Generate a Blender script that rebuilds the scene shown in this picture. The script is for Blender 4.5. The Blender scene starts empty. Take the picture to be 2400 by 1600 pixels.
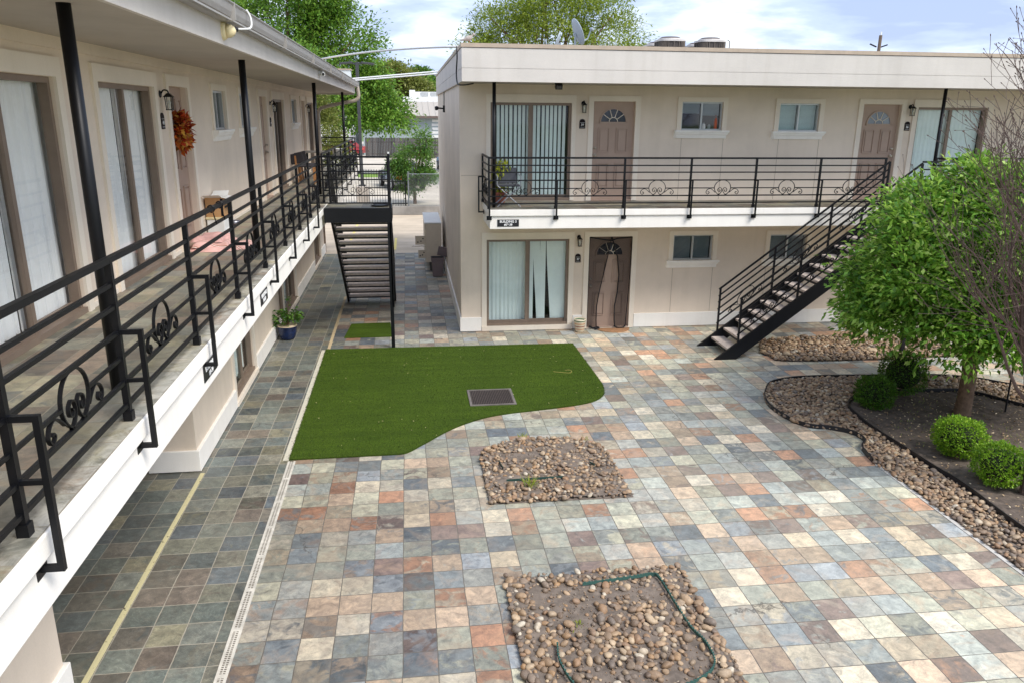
import bpy, bmesh, math, random
import numpy as np
from mathutils import Vector, Matrix
random.seed(7); RNG = np.random.default_rng(11)
SC = bpy.context.scene; COL = SC.collection
ORG = {}
R_ = math.radians

# ------------------------------------------------------------------ helpers
def lin(r, g, b):
    f = lambda c: (c/255/12.92) if c/255 <= .04045 else ((c/255+.055)/1.055)**2.4
    return (f(r), f(g), f(b), 1)

def tag(o, label=None, cat=None, group=None, kind=None):
    if label: o['label'] = label
    if cat: o['category'] = cat
    if group: o['group'] = group
    if kind: o['kind'] = kind
    return o

def thing(name, label, cat, loc=(0, 0, 0), group=None):
    o = bpy.data.objects.new(name, None); COL.objects.link(o)
    o.location = loc; o.empty_display_size = .1
    ORG[o.name] = Vector(loc)
    return tag(o, label, cat, group)

def link(name, me, mat, parent=None, smooth=False, bevel=0):
    o = bpy.data.objects.new(name, me); COL.objects.link(o)
    if mat: me.materials.append(mat)
    if parent is not None:
        o.parent = parent; ORG[o.name] = ORG[parent.name].copy()
    else:
        ORG[o.name] = Vector((0, 0, 0))
    if smooth: me.polygons.foreach_set('use_smooth', [True]*len(me.polygons))
    if bevel:
        m = o.modifiers.new('bevel', 'BEVEL'); m.width = bevel; m.segments = 2; m.limit_method = 'ANGLE'
    return o

ID = lambda u, n, z: (u, n, z)
class MB:
    def __init__(s, f=ID): s.v = []; s.f = []; s.m = f
    def add(s, vs, fs):
        b = len(s.v); s.v += [s.m(*p) for p in vs]; s.f += [tuple(b+i for i in q) for q in fs]; return s
    def box(s, x0, x1, y0, y1, z0, z1):
        return s.add([(x0,y0,z0),(x1,y0,z0),(x1,y1,z0),(x0,y1,z0),(x0,y0,z1),(x1,y0,z1),(x1,y1,z1),(x0,y1,z1)],
                     [(0,3,2,1),(4,5,6,7),(0,1,5,4),(1,2,6,5),(2,3,7,6),(3,0,4,7)])
    def quad(s, a, b, c, d): return s.add([a, b, c, d], [(0, 1, 2, 3)])
    def bar(s, p, q, w, h=None, up=(0, 0, 1)):
        h = h or w; p = Vector(p); q = Vector(q); d = (q-p).normalized(); u = Vector(up)
        if abs(d.dot(u)) > .98: u = Vector((0, 1, 0))
        x = d.cross(u).normalized()*w/2; y = x.cross(d).normalized()*h/2
        return s.add([tuple(e+a*x+b*y) for e in (p, q) for a, b in ((-1,-1),(1,-1),(1,1),(-1,1))],
                     [(0,1,2,3),(7,6,5,4),(0,4,5,1),(1,5,6,2),(2,6,7,3),(3,7,4,0)])
    def tube(s, pts, r, n=8, cap=True):
        pts = [Vector(p) for p in pts]; rs = r if isinstance(r, (list, tuple)) else [r]*len(pts)
        vs = []; fs = []; u = None
        for i, p in enumerate(pts):
            d = (pts[min(i+1, len(pts)-1)]-pts[max(i-1, 0)])
            d = d.normalized() if d.length > 1e-9 else Vector((0, 0, 1))
            if u is None: u = d.orthogonal().normalized()
            else:
                u = (u-d*u.dot(d)); u = u.normalized() if u.length > 1e-6 else d.orthogonal().normalized()
            w = d.cross(u)
            for k in range(n):
                a = 2*math.pi*k/n; vs.append(tuple(p+(u*math.cos(a)+w*math.sin(a))*rs[i]))
        for i in range(len(pts)-1):
            for k in range(n): fs.append((i*n+k, i*n+(k+1)%n, (i+1)*n+(k+1)%n, (i+1)*n+k))
        if cap: fs.append(tuple(range(n-1, -1, -1))); fs.append(tuple((len(pts)-1)*n+k for k in range(n)))
        return s.add(vs, fs)
    def lathe(s, c, prof, n=20, sx=1, sy=1):
        vs = []; fs = []
        for r, z in prof:
            for k in range(n):
                a = 2*math.pi*k/n; vs.append((c[0]+r*sx*math.cos(a), c[1]+r*sy*math.sin(a), c[2]+z))
        for i in range(len(prof)-1):
            for k in range(n): fs.append((i*n+k, i*n+(k+1)%n, (i+1)*n+(k+1)%n, (i+1)*n+k))
        fs.append(tuple(range(n-1, -1, -1))); fs.append(tuple((len(prof)-1)*n+k for k in range(n)))
        return s.add(vs, fs)
    def prism(s, pts, z0, z1):
        n = len(pts)
        return s.add([(x, y, z0) for x, y in pts]+[(x, y, z1) for x, y in pts],
                     [tuple(range(n-1, -1, -1)), tuple(range(n, 2*n))]+[(i, (i+1)%n, n+(i+1)%n, n+i) for i in range(n)])
    def ribbon(s, pts, side, w, t):
        """flat bar following pts; side = direction of its width"""
        pts = [Vector(p) for p in pts]; sd = Vector(side).normalized()*w/2; vs = []; fs = []
        for i, p in enumerate(pts):
            d = (pts[min(i+1, len(pts)-1)]-pts[max(i-1, 0)]).normalized(); nn = d.cross(sd).normalized()*t/2
            vs += [tuple(p-sd-nn), tuple(p+sd-nn), tuple(p+sd+nn), tuple(p-sd+nn)]
        for i in range(len(pts)-1):
            for k in range(4): fs.append((i*4+k, i*4+(k+1)%4, i*4+4+(k+1)%4, i*4+4+k))
        return s.add(vs, fs)
    def build(s, name, mat, parent=None, smooth=False, bevel=0):
        me = bpy.data.meshes.new(name)
        o = ORG[parent.name] if parent is not None else Vector((0, 0, 0))
        me.from_pydata([(p[0]-o.x, p[1]-o.y, p[2]-o.z) for p in s.v], [], s.f)
        bm = bmesh.new(); bm.from_mesh(me); bmesh.ops.recalc_face_normals(bm, faces=bm.faces); bm.to_mesh(me); bm.free()
        me.update()
        return link(name, me, mat, parent, smooth, bevel)

def np_obj(name, V, F, mat, parent=None, smooth=False):
    V = np.asarray(V, dtype=np.float32); F = np.asarray(F, dtype=np.int32)
    if parent is not None: V = V-np.array(ORG[parent.name], dtype=np.float32)
    me = bpy.data.meshes.new(name); k = F.shape[1]
    me.vertices.add(len(V)); me.vertices.foreach_set('co', V.ravel())
    me.loops.add(F.size); me.loops.foreach_set('vertex_index', F.ravel())
    me.polygons.add(len(F)); me.polygons.foreach_set('loop_start', np.arange(0, F.size, k, dtype=np.int32))
    me.update(calc_edges=True)
    return link(name, me, mat, parent, smooth)

def catmull(P, n=6, closed=False):
    P = [np.array(p, float) for p in P]; out = []; N = len(P)
    for i in range(N if closed else N-1):
        a, b, c, d = (P[(i-1) % N] if closed or i > 0 else P[0], P[i], P[(i+1) % N], P[(i+2) % N] if closed or i < N-2 else P[-1])
        for t in np.linspace(0, 1, n, endpoint=False):
            out.append(.5*((2*b)+(c-a)*t+(2*a-5*b+4*c-d)*t*t+(3*b-a-3*c+d)*t**3))
    if not closed: out.append(P[-1])
    return [tuple(p) for p in out]

def copy_tree(o, parent=None):
    c = o.copy(); COL.objects.link(c); ORG[c.name] = ORG[o.name].copy()
    if parent is not None: c.parent = parent
    for ch in list(o.children): copy_tree(ch, c)
    return c

# ------------------------------------------------------------------ materials
def mat(name):
    m = bpy.data.materials.new(name); m.use_nodes = True
    nt = m.node_tree; return m, nt, nt.nodes['Principled BSDF']
def N(nt, t, **k):
    n = nt.nodes.new(t)
    for a, b in k.items():
        if a[0] == '_': n.inputs[int(a[1:]) if a[1:].isdigit() else a[1:]].default_value = b
        else: setattr(n, a, b)
    return n
def L(nt, a, b): nt.links.new(a, b)
def math_(nt, op, a, b=None, c=None):
    n = nt.nodes.new('ShaderNodeMath'); n.operation = op
    for i, x in enumerate((a, b, c)):
        if x is None: continue
        if hasattr(x, 'is_linked'): nt.links.new(x, n.inputs[i])
        else: n.inputs[i].default_value = x
    return n.outputs[0]
def mixc(nt, fac, a, b, mode='MIX'):
    n = nt.nodes.new('ShaderNodeMix'); n.data_type = 'RGBA'; n.blend_type = mode
    for i, x in ((0, fac), (6, a), (7, b)):
        if hasattr(x, 'is_linked'): nt.links.new(x, n.inputs[i])
        else: n.inputs[i].default_value = x
    return n.outputs[2]
def ramp(nt, fac, stops, interp='LINEAR'):
    n = nt.nodes.new('ShaderNodeValToRGB'); n.color_ramp.interpolation = interp; e = n.color_ramp.elements
    while len(e) < len(stops): e.new(.5)
    for i, (p, c) in enumerate(stops): e[i].position = p; e[i].color = c if len(c) == 4 else (*c, 1)
    nt.links.new(fac, n.inputs[0]); return n.outputs[0]
def geo_pos(nt): return N(nt, 'ShaderNodeNewGeometry').outputs['Position']
def noise(nt, vec, scale, detail=4, rough=.6, dist=0):
    n = N(nt, 'ShaderNodeTexNoise', _Scale=scale, _Detail=detail, _Roughness=rough, _Distortion=dist)
    nt.links.new(vec, n.inputs['Vector']); return n
def bump(nt, bs, h, strength=.3, dist=.01):
    b = N(nt, 'ShaderNodeBump', _Strength=strength, _Distance=dist); nt.links.new(h, b.inputs['Height']); nt.links.new(b.outputs[0], bs.inputs['Normal'])

def simple(name, c, rough=.6, metal=0, var=.12, scale=6, bmp=0, bscale=60, spec=.5):
    m, nt, b = mat(name); p = geo_pos(nt)
    n = noise(nt, p, scale, 5)
    c2 = tuple(x*(1-var) for x in c[:3])+(1,); c1 = tuple(min(1, x*(1+var*.6)) for x in c[:3])+(1,)
    L(nt, ramp(nt, n.outputs[0], [(.3, c2), (.7, c1)]), b.inputs['Base Color'])
    b.inputs['Roughness'].default_value = rough; b.inputs['Metallic'].default_value = metal
    b.inputs['Specular IOR Level'].default_value = spec
    if bmp: bump(nt, b, noise(nt, p, bscale, 3).outputs[0], bmp, .004)
    return m

def stucco(name, c, stain=.18, streakf=.32):
    m, nt, b = mat(name); p = geo_pos(nt)
    big = noise(nt, p, .9, 5).outputs[0]; fine = noise(nt, p, 90, 3).outputs[0]
    mp = N(nt, 'ShaderNodeMapping'); mp.inputs['Scale'].default_value = (5, 5, .35); L(nt, p, mp.inputs[0])
    streak = noise(nt, mp.outputs[0], 1, 5).outputs[0]
    dk = tuple(x*(1-stain) for x in c[:3])+(1,); lt = tuple(min(1, x*1.05) for x in c[:3])+(1,)
    base = ramp(nt, big, [(.3, dk), (.62, lt)])
    s2 = ramp(nt, streak, [(.36, (.90, .89, .87, 1)), (.52, (1, 1, 1, 1))])
    base = mixc(nt, streakf, base, s2, 'MULTIPLY')
    base = mixc(nt, .12, base, ramp(nt, fine, [(.3, (.5, .5, .5, 1)), (.7, (1, 1, 1, 1))]), 'MULTIPLY')
    L(nt, base, b.inputs['Base Color']); b.inputs['Roughness'].default_value = .88
    bump(nt, b, fine, .35, .004); return m

def slate(name, cols, px, py, x0, y0, grout, gw=.0045, bright=1.0, rough=.55, edge_wear=None, light_fade=0., veinv=.62, tan=.40):
    m, nt, b = mat(name); p = geo_pos(nt); sp = N(nt, 'ShaderNodeSeparateXYZ'); L(nt, p, sp.inputs[0])
    wq = N(nt, 'ShaderNodeSeparateColor'); L(nt, noise(nt, p, 1.7, 3, .6).outputs['Color'], wq.inputs[0])
    u = math_(nt, 'DIVIDE', math_(nt, 'ADD', math_(nt, 'SUBTRACT', sp.outputs[0], x0), math_(nt, 'MULTIPLY_ADD', wq.outputs[0], .03, -.015)), px)
    v = math_(nt, 'DIVIDE', math_(nt, 'ADD', math_(nt, 'SUBTRACT', sp.outputs[1], y0), math_(nt, 'MULTIPLY_ADD', wq.outputs[1], .03, -.015)), py)
    fu, fv = math_(nt, 'FLOOR', u), math_(nt, 'FLOOR', v); ru, rv = math_(nt, 'FRACT', u), math_(nt, 'FRACT', v)
    cv = N(nt, 'ShaderNodeCombineXYZ'); L(nt, fu, cv.inputs[0]); L(nt, fv, cv.inputs[1])
    wn = N(nt, 'ShaderNodeTexWhiteNoise', noise_dimensions='3D'); L(nt, cv.outputs[0], wn.inputs['Vector'])
    ws = N(nt, 'ShaderNodeSeparateColor'); L(nt, wn.outputs['Color'], ws.inputs[0])
    off = N(nt, 'ShaderNodeVectorMath', operation='SCALE'); L(nt, wn.outputs['Color'], off.inputs[0]); off.inputs['Scale'].default_value = 37
    pv = N(nt, 'ShaderNodeVectorMath', operation='ADD'); L(nt, p, pv.inputs[0]); L(nt, off.outputs[0], pv.inputs[1])
    n = len(cols); st = [(i/n, c) for i, c in enumerate(cols)]
    c1 = ramp(nt, ws.outputs[0], st, 'CONSTANT'); c2 = ramp(nt, ws.outputs[1], st, 'CONSTANT')
    vein = noise(nt, pv.outputs[0], 4.2, 6, .62, 1.3).outputs[0]
    thr = math_(nt, 'MULTIPLY_ADD', ws.outputs[2], .24, .43)
    fac = N(nt, 'ShaderNodeMapRange', interpolation_type='SMOOTHSTEP'); L(nt, vein, fac.inputs[0]); L(nt, thr, fac.inputs[1])
    L(nt, math_(nt, 'ADD', thr, .13), fac.inputs[2])
    col = mixc(nt, math_(nt, 'MULTIPLY', fac.outputs[0], .76), c1, c2)
    cl = noise(nt, pv.outputs[0], 9, 7, .72, .6).outputs[0]
    col = mixc(nt, 1, col, ramp(nt, cl, [(.27, (.42, .42, .44, 1)), (.47, (.90, .90, .90, 1)), (.68, (1.42, 1.39, 1.32, 1))]), 'MULTIPLY')
    md = noise(nt, pv.outputs[0], 2.2, 4, .6, 1.8).outputs[0]; col = mixc(nt, ramp(nt, md, [(.5, (0, 0, 0, 1)), (.66, (tan, tan, tan, 1))]), col, mixc(nt, .5, c2, lin(178, 142, 112)))
    tv = math_(nt, 'MULTIPLY_ADD', ws.outputs[2], .62, .64); tvc = N(nt, 'ShaderNodeCombineColor'); [L(nt, tv, tvc.inputs[i]) for i in range(3)]; col = mixc(nt, 1, col, tvc.outputs[0], 'MULTIPLY')
    rg = noise(nt, pv.outputs[0], 3.1, 8, .75, 2.5).outputs[0]
    ridge = math_(nt, 'ABSOLUTE', math_(nt, 'SUBTRACT', rg, .5))
    rl = N(nt, 'ShaderNodeMapRange'); L(nt, ridge, rl.inputs[0]); rl.inputs[1].default_value = .0; rl.inputs[2].default_value = .012
    rl.inputs[3].default_value = veinv; rl.inputs[4].default_value = 1
    col = mixc(nt, 1, col, rl.outputs[0], 'MULTIPLY')
    # broad weathering, metres wide; x ramp also paints in stronger light on the right
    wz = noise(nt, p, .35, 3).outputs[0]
    fx = N(nt, 'ShaderNodeMapRange'); L(nt, sp.outputs[0], fx.inputs[0]); fx.inputs[1].default_value = -.8; fx.inputs[2].default_value = 4.5; fx.inputs[3].default_value = 0; fx.inputs[4].default_value = light_fade
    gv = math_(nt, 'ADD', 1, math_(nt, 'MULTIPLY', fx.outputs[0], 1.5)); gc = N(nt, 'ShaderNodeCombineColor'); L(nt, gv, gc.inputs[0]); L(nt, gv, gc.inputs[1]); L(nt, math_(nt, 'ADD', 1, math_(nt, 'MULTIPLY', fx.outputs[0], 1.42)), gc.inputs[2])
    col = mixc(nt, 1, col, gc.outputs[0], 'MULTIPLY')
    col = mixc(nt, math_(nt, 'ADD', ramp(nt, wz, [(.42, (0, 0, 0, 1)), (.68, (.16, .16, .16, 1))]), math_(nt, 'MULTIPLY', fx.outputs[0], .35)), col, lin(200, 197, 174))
    # dark dirt and spots
    spn = noise(nt, p, 26, 4, .7).outputs[0]
    col = mixc(nt, ramp(nt, spn, [(.24, (.45, .45, .45, 1)), (.33, (0, 0, 0, 1))]), col, lin(88, 82, 74))
    if edge_wear:
        ax, e0, e1 = edge_wear
        d = N(nt, 'ShaderNodeMapRange'); L(nt, sp.outputs[ax], d.inputs[0]); d.inputs[1].default_value = e0; d.inputs[2].default_value = e1
        wv = noise(nt, p, 5, 6, .7, 1).outputs[0]
        k = math_(nt, 'MULTIPLY', d.outputs[0], ramp(nt, wv, [(.4, (0, 0, 0, 1)), (.62, (.85, .85, .85, 1))]))
        col = mixc(nt, k, col, lin(200, 196, 184))
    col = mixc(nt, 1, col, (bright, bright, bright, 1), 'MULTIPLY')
    jit = math_(nt, 'MULTIPLY_ADD', noise(nt, p, 14, 3).outputs[0], .008, -.004)
    eu = math_(nt, 'MULTIPLY', math_(nt, 'MINIMUM', ru, math_(nt, 'SUBTRACT', 1, ru)), px)
    ev = math_(nt, 'MULTIPLY', math_(nt, 'MINIMUM', rv, math_(nt, 'SUBTRACT', 1, rv)), py)
    ed = math_(nt, 'ADD', math_(nt, 'MINIMUM', eu, ev), jit)
    g = N(nt, 'ShaderNodeMapRange', interpolation_type='SMOOTHSTEP'); L(nt, ed, g.inputs[0]); g.inputs[1].default_value = gw*.6; g.inputs[2].default_value = gw*1.5
    vo = N(nt, 'ShaderNodeTexVoronoi', feature='DISTANCE_TO_EDGE', _Scale=.42); wp = N(nt, 'ShaderNodeVectorMath', operation='ADD'); L(nt, p, wp.inputs[0]); wsc = N(nt, 'ShaderNodeVectorMath', operation='SCALE'); L(nt, noise(nt, p, 1.6, 5, .6).outputs['Color'], wsc.inputs[0]); wsc.inputs['Scale'].default_value = .9; L(nt, wsc.outputs[0], wp.inputs[1]); L(nt, wp.outputs[0], vo.inputs['Vector'])
    ck = N(nt, 'ShaderNodeMapRange'); L(nt, vo.outputs['Distance'], ck.inputs[0]); ck.inputs[1].default_value = .0; ck.inputs[2].default_value = .006; ck.inputs[3].default_value = 1; ck.inputs[4].default_value = 0
    ckm = math_(nt, 'MULTIPLY', ck.outputs[0], ramp(nt, noise(nt, p, .5, 2).outputs[0], [(.52, (0, 0, 0, 1)), (.6, (.75, .75, .75, 1))]))
    col = mixc(nt, ckm, col, lin(66, 60, 54))
    grout = mixc(nt, noise(nt, p, 1.3, 4).outputs[0], grout, tuple(x*.5 for x in grout[:3])+(1,))
    col = mixc(nt, g.outputs[0], grout, col)
    L(nt, col, b.inputs['Base Color'])
    L(nt, math_(nt, 'MULTIPLY_ADD', cl, .3, rough-.15), b.inputs['Roughness'])
    h = math_(nt, 'ADD', math_(nt, 'MULTIPLY', g.outputs[0], .6), math_(nt, 'ADD', math_(nt, 'MULTIPLY', cl, .8), math_(nt, 'MULTIPLY', fac.outputs[0], .35)))
    bump(nt, b, h, .5, .006); return m

def leafmat(name, stops, trans=.35, rough=.45):
    m, nt, b = mat(name); g = N(nt, 'ShaderNodeNewGeometry')
    c = ramp(nt, g.outputs['Random Per Island'], stops)
    big = noise(nt, g.outputs['Position'], 1.4, 3).outputs[0]
    c = mixc(nt, .6, c, ramp(nt, big, [(.35, (.72, .74, .7, 1)), (.65, (1.15, 1.12, 1, 1))]), 'MULTIPLY')
    L(nt, c, b.inputs['Base Color']); b.inputs['Roughness'].default_value = rough; b.inputs['Specular IOR Level'].default_value = .35
    t = N(nt, 'ShaderNodeBsdfTranslucent'); L(nt, mixc(nt, .3, c, (.5, .6, .1, 1)), t.inputs[0])
    mx = N(nt, 'ShaderNodeMixShader', _0=trans); L(nt, b.outputs[0], mx.inputs[1]); L(nt, t.outputs[0], mx.inputs[2])
    L(nt, mx.outputs[0], nt.nodes['Material Output'].inputs[0]); return m

def islandmat(name, stops, rough=.6, bmp=.25, obj=False):
    m, nt, b = mat(name)
    src = N(nt, 'ShaderNodeObjectInfo').outputs['Random'] if obj else N(nt, 'ShaderNodeNewGeometry').outputs['Random Per Island']
    p = geo_pos(nt); c = ramp(nt, src, stops); n = noise(nt, p, 30, 6, .7).outputs[0]
    c = mixc(nt, .8, c, ramp(nt, n, [(.3, (.6, .58, .55, 1)), (.6, (1.1, 1.08, 1.05, 1))]), 'MULTIPLY')
    L(nt, c, b.inputs['Base Color']); b.inputs['Roughness'].default_value = rough; bump(nt, b, n, bmp, .004); return m

def glassmat(name, tint, fr=1.45, rough=.03, extra=.04):
    m, nt, b = mat(name); nt.nodes.remove(b)
    t = N(nt, 'ShaderNodeBsdfTransparent'); t.inputs[0].default_value = tint
    g = N(nt, 'ShaderNodeBsdfGlossy'); g.inputs['Roughness'].default_value = rough
    p = geo_pos(nt); bp = N(nt, 'ShaderNodeBump', _Strength=.02, _Distance=.02); L(nt, noise(nt, p, 2.5, 2).outputs[0], bp.inputs['Height']); L(nt, bp.outputs[0], g.inputs['Normal'])
    ge = N(nt, 'ShaderNodeNewGeometry'); dt = N(nt, 'ShaderNodeVectorMath', operation='DOT_PRODUCT'); L(nt, ge.outputs['Incoming'], dt.inputs[0]); L(nt, ge.outputs['Normal'], dt.inputs[1])
    f0 = ((fr-1)/(fr+1))**2; sch = math_(nt, 'POWER', math_(nt, 'SUBTRACT', 1, math_(nt, 'ABSOLUTE', dt.outputs['Value'])), 5); fac = math_(nt, 'ADD', math_(nt, 'MULTIPLY_ADD', sch, 1-f0, f0), extra)
    mx = N(nt, 'ShaderNodeMixShader'); L(nt, fac, mx.inputs[0]); L(nt, t.outputs[0], mx.inputs[1]); L(nt, g.outputs[0], mx.inputs[2])
    L(nt, mx.outputs[0], nt.nodes['Material Output'].inputs[0]); return m

STUCCO = stucco('beige_stucco', lin(233, 217, 197), .09)
STUCCO_END = stucco('beige_stucco_end', lin(234, 221, 204), .10)
WHITE = stucco('white_painted_stucco', lin(250, 245, 236), .06, .35)
FASCIA = stucco('cream_fascia', lin(212, 205, 196), .08, .38)
TRIM = stucco('cream_trim', lin(240, 228, 210), .06)
SOFFIT = stucco('soffit_paint', lin(186, 177, 164), .08)
FLASH = simple('tan_flashing', lin(186, 168, 148), .5)
GUTTER = simple('grey_gutter_metal', lin(158, 154, 149), .4, var=.1)
DOWN = simple('beige_downspout', lin(176, 165, 150), .5)
BLACK = simple('black_metal_paint', lin(15, 16, 20), .42, var=.25, bmp=.12, bscale=120, spec=.32)
DOOR = simple('taupe_door_paint', lin(178, 153, 135), .5, var=.05)
BROWN = simple('brown_door_frame', lin(136, 118, 102), .5, var=.12)
ALU = simple('aluminium_frame', lin(196, 198, 198), .35, metal=.3, var=.08)
CURTAIN = simple('white_curtain', lin(250, 248, 243), .9, var=.04)
BLIND = simple('pale_blind_slat', lin(226, 236, 238), .7, var=.05)
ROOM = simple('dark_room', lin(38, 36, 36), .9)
GLASS = glassmat('window_glass', (.90, .985, .98, 1), fr=1.3, extra=.02)
GLASSL = glassmat('pale_window_glass', (.97, .99, 1, 1), fr=1.22, extra=.01)
GLASSD = glassmat('dark_window_glass', (.55, .6, .62, 1))
BRASS = simple('satin_nickel', lin(190, 180, 165), .3, metal=.9)
LAMPG = glassmat('lamp_glass', (.9, .9, .86, 1), rough=.2)
WPLASTIC = simple('white_plastic', lin(236, 236, 232), .45, var=.06)
CREAMP = simple('cream_plastic', lin(232, 216, 170), .5, var=.05)
CONC = stucco('concrete', lin(190, 180, 168), .22)
TREAD = simple('concrete_tread', lin(206, 190, 176), .85, var=.22, scale=14, bmp=.3)
SIGNT = simple('sign_white', lin(240, 240, 238), .6, var=.02)
SIGNB = simple('sign_black', lin(26, 26, 30), .45, var=.1)
PLAQUE = simple('brown_plaque', lin(32, 24, 24), .6, var=.1, spec=.2)

CT0 = [lin(146,148,136), lin(117,124,128), lin(192,182,164), lin(158,158,142), lin(96,104,112), lin(182,158,134), lin(172,126,98), lin(146,152,150),
      lin(160,164,156), lin(122,102,96), lin(152,152,146), lin(182,178,156), lin(164,140,118), lin(176,160,136), lin(144,150,156), lin(188,176,154)]
CT = [tuple(.92*c+.08*(.3*q[0]+.59*q[1]+.11*q[2])*k for c, k in zip(q[:3], (1.02, 1, .94)))+(1,) for q in CT0]
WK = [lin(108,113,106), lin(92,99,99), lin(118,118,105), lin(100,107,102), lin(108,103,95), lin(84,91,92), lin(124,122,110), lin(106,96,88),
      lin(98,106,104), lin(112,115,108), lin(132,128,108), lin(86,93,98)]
BC = [lin(128,126,112), lin(116,116,106), lin(142,136,112), lin(122,112,100), lin(132,128,118), lin(150,144,122), lin(112,114,108), lin(138,120,104)]
SLATE = slate('courtyard_slate', CT, .306, .311, .145, 7.73, lin(116, 110, 100), .0040, .80, light_fade=.43)
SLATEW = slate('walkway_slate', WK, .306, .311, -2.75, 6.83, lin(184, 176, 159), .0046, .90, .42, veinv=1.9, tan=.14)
SLATEB = slate('balcony_slate', BC, .306, .311, -1.62, 4.24, lin(158, 150, 132), .0045, .95, .5, (0, -1.95, -1.62))
SLATEB3 = slate('balcony_slate_b', BC, .306, .306, 1.53, 14.9, lin(150, 144, 130), .0045, .8, .55)

def turfmat():
    m, nt, b = mat('turf_fibre'); p = geo_pos(nt)
    mp = N(nt, 'ShaderNodeMapping'); mp.inputs['Scale'].default_value = (1, .45, 1); L(nt, p, mp.inputs[0])
    mq = N(nt, 'ShaderNodeMapping'); mq.inputs['Scale'].default_value = (.5, 6, 1); L(nt, p, mq.inputs[0]); pile = noise(nt, mq.outputs[0], 1.2, 4).outputs[0]
    a = noise(nt, mp.outputs[0], 160, 4, .8).outputs[0]; c = noise(nt, p, 1.1, 4).outputs[0]
    col = ramp(nt, a, [(.3, lin(32, 47, 9)), (.52, lin(64, 86, 20)), (.75, lin(102, 120, 40))])
    col = mixc(nt, .7, col, ramp(nt, c, [(.3, (.82, .85, .8, 1)), (.7, (1.12, 1.1, 1, 1))]), 'MULTIPLY')
    col = mixc(nt, .6, col, ramp(nt, pile, [(.35, (.78, .8, .78, 1)), (.65, (1.2, 1.18, 1.1, 1))]), 'MULTIPLY')
    L(nt, col, b.inputs['Base Color']); b.inputs['Roughness'].default_value = .9; b.inputs['Specular IOR Level'].default_value = .15
    bump(nt, b, a, .9, .012); return m
TURF = turfmat()
BLADE = islandmat('turf_blades', [(0, lin(36, 52, 12)), (.5, lin(56, 76, 20)), (1, lin(88, 104, 34))], .9, 0)
SOIL = simple('dark_soil', lin(118, 106, 95), .95, var=.4, scale=11, bmp=.9, bscale=40)
SOILM = simple('mulch_soil', lin(98, 86, 76), .95, var=.5, scale=14, bmp=1.0, bscale=30)
STN = [(0, lin(128,104,82)), (.14, lin(170,144,116)), (.28, lin(110,94,82)), (.42, lin(190,168,140)), (.56, lin(150,118,90)), (.7, lin(140,122,106)), (.8, lin(116,106,98)), (.9, lin(164,130,94)), (.95, lin(180,164,142)), (1, lin(196,186,170))]
STN = [(p_, (c_[0]*.98, c_[1]*.985, c_[2]*.97, 1)) for p_, c_ in STN]
STONE = islandmat('river_stone', STN); STONEO = islandmat('river_stone_single', STN, obj=True)
BRK = simple('tree_bark', lin(122, 98, 78), .9, var=.4, scale=18, bmp=.8, bscale=35)
BRKG = simple('grey_bark', lin(100, 82, 74), .9, var=.35, scale=20, bmp=.5)
GRN = leafmat('tree_leaf', [(0, lin(50, 94, 30)), (.35, lin(92, 146, 48)), (.7, lin(140, 190, 72)), (1, lin(200, 228, 124))], .45)
BOX = leafmat('boxwood_leaf', [(0, lin(70, 116, 22)), (.4, lin(112, 160, 34)), (.8, lin(150, 194, 50)), (1, lin(188, 218, 84))], .35)
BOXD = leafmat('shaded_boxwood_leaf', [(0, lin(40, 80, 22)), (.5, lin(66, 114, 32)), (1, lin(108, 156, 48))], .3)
OAK = leafmat('oak_leaf', [(0, lin(54, 94, 30)), (.5, lin(94, 140, 48)), (1, lin(148, 186, 80))], .35)
WIL = leafmat('willow_leaf', [(0, lin(78, 104, 30)), (.5, lin(124, 146, 46)), (1, lin(176, 188, 86))], .45)
BRW = leafmat('brownish_leaf', [(0, lin(82, 92, 42)), (.5, lin(122, 130, 66)), (1, lin(160, 162, 96))], .35)
SHR = leafmat('shrub_leaf', [(0, lin(42, 82, 34)), (.5, lin(70, 118, 48)), (1, lin(120, 160, 72))], .35)
AUT = islandmat('autumn_leaf', [(0, lin(150,36,20)), (.25, lin(200,70,28)), (.45, lin(222,124,40)), (.6, lin(120,36,28)), (.8, lin(232,180,74)), (1, lin(186,66,32))], .6, .1)

# ------------------------------------------------------------------ ground and paving
def sheet(name, x0, x1, y0, y1, z, m):
    o = MB().quad((x0, y0, z), (x1, y0, z), (x1, y1, z), (x0, y1, z)).build(name, m)
    return tag(o, kind='structure')
def concmat(name, c):
    m, nt, b = mat(name); p = geo_pos(nt); n = noise(nt, p, .6, 6, .65).outputs[0]; f = noise(nt, p, 25, 4).outputs[0]
    mp = N(nt, 'ShaderNodeMapping'); mp.inputs['Scale'].default_value = (.25, 1.6, 1); L(nt, p, mp.inputs[0]); w = noise(nt, mp.outputs[0], 1, 4).outputs[0]
    cc = ramp(nt, n, [(.3, tuple(x*.74 for x in c[:3])+(1,)), (.65, c)])
    cc = mixc(nt, .7, cc, ramp(nt, w, [(.35, (.8, .79, .77, 1)), (.6, (1.05, 1.04, 1.03, 1))]), 'MULTIPLY')
    cc = mixc(nt, .3, cc, ramp(nt, f, [(.3, (.7, .7, .7, 1)), (.7, (1.1, 1.1, 1.1, 1))]), 'MULTIPLY')
    L(nt, cc, b.inputs['Base Color']); b.inputs['Roughness'].default_value = .9; return m
LOT = concmat('lot_concrete', lin(206, 190, 168)); LOT2 = concmat('street_concrete', lin(214, 204, 188))
GRASSG = simple('ground_grass', lin(98, 120, 58), .95, var=.4, scale=2)
sheet('ground', -900, 900, -300, 1500, -.02, GRASSG)
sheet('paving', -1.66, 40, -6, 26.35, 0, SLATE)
sheet('walkway', -9, -1.66, -6, 26.35, 0, SLATEW)
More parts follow.
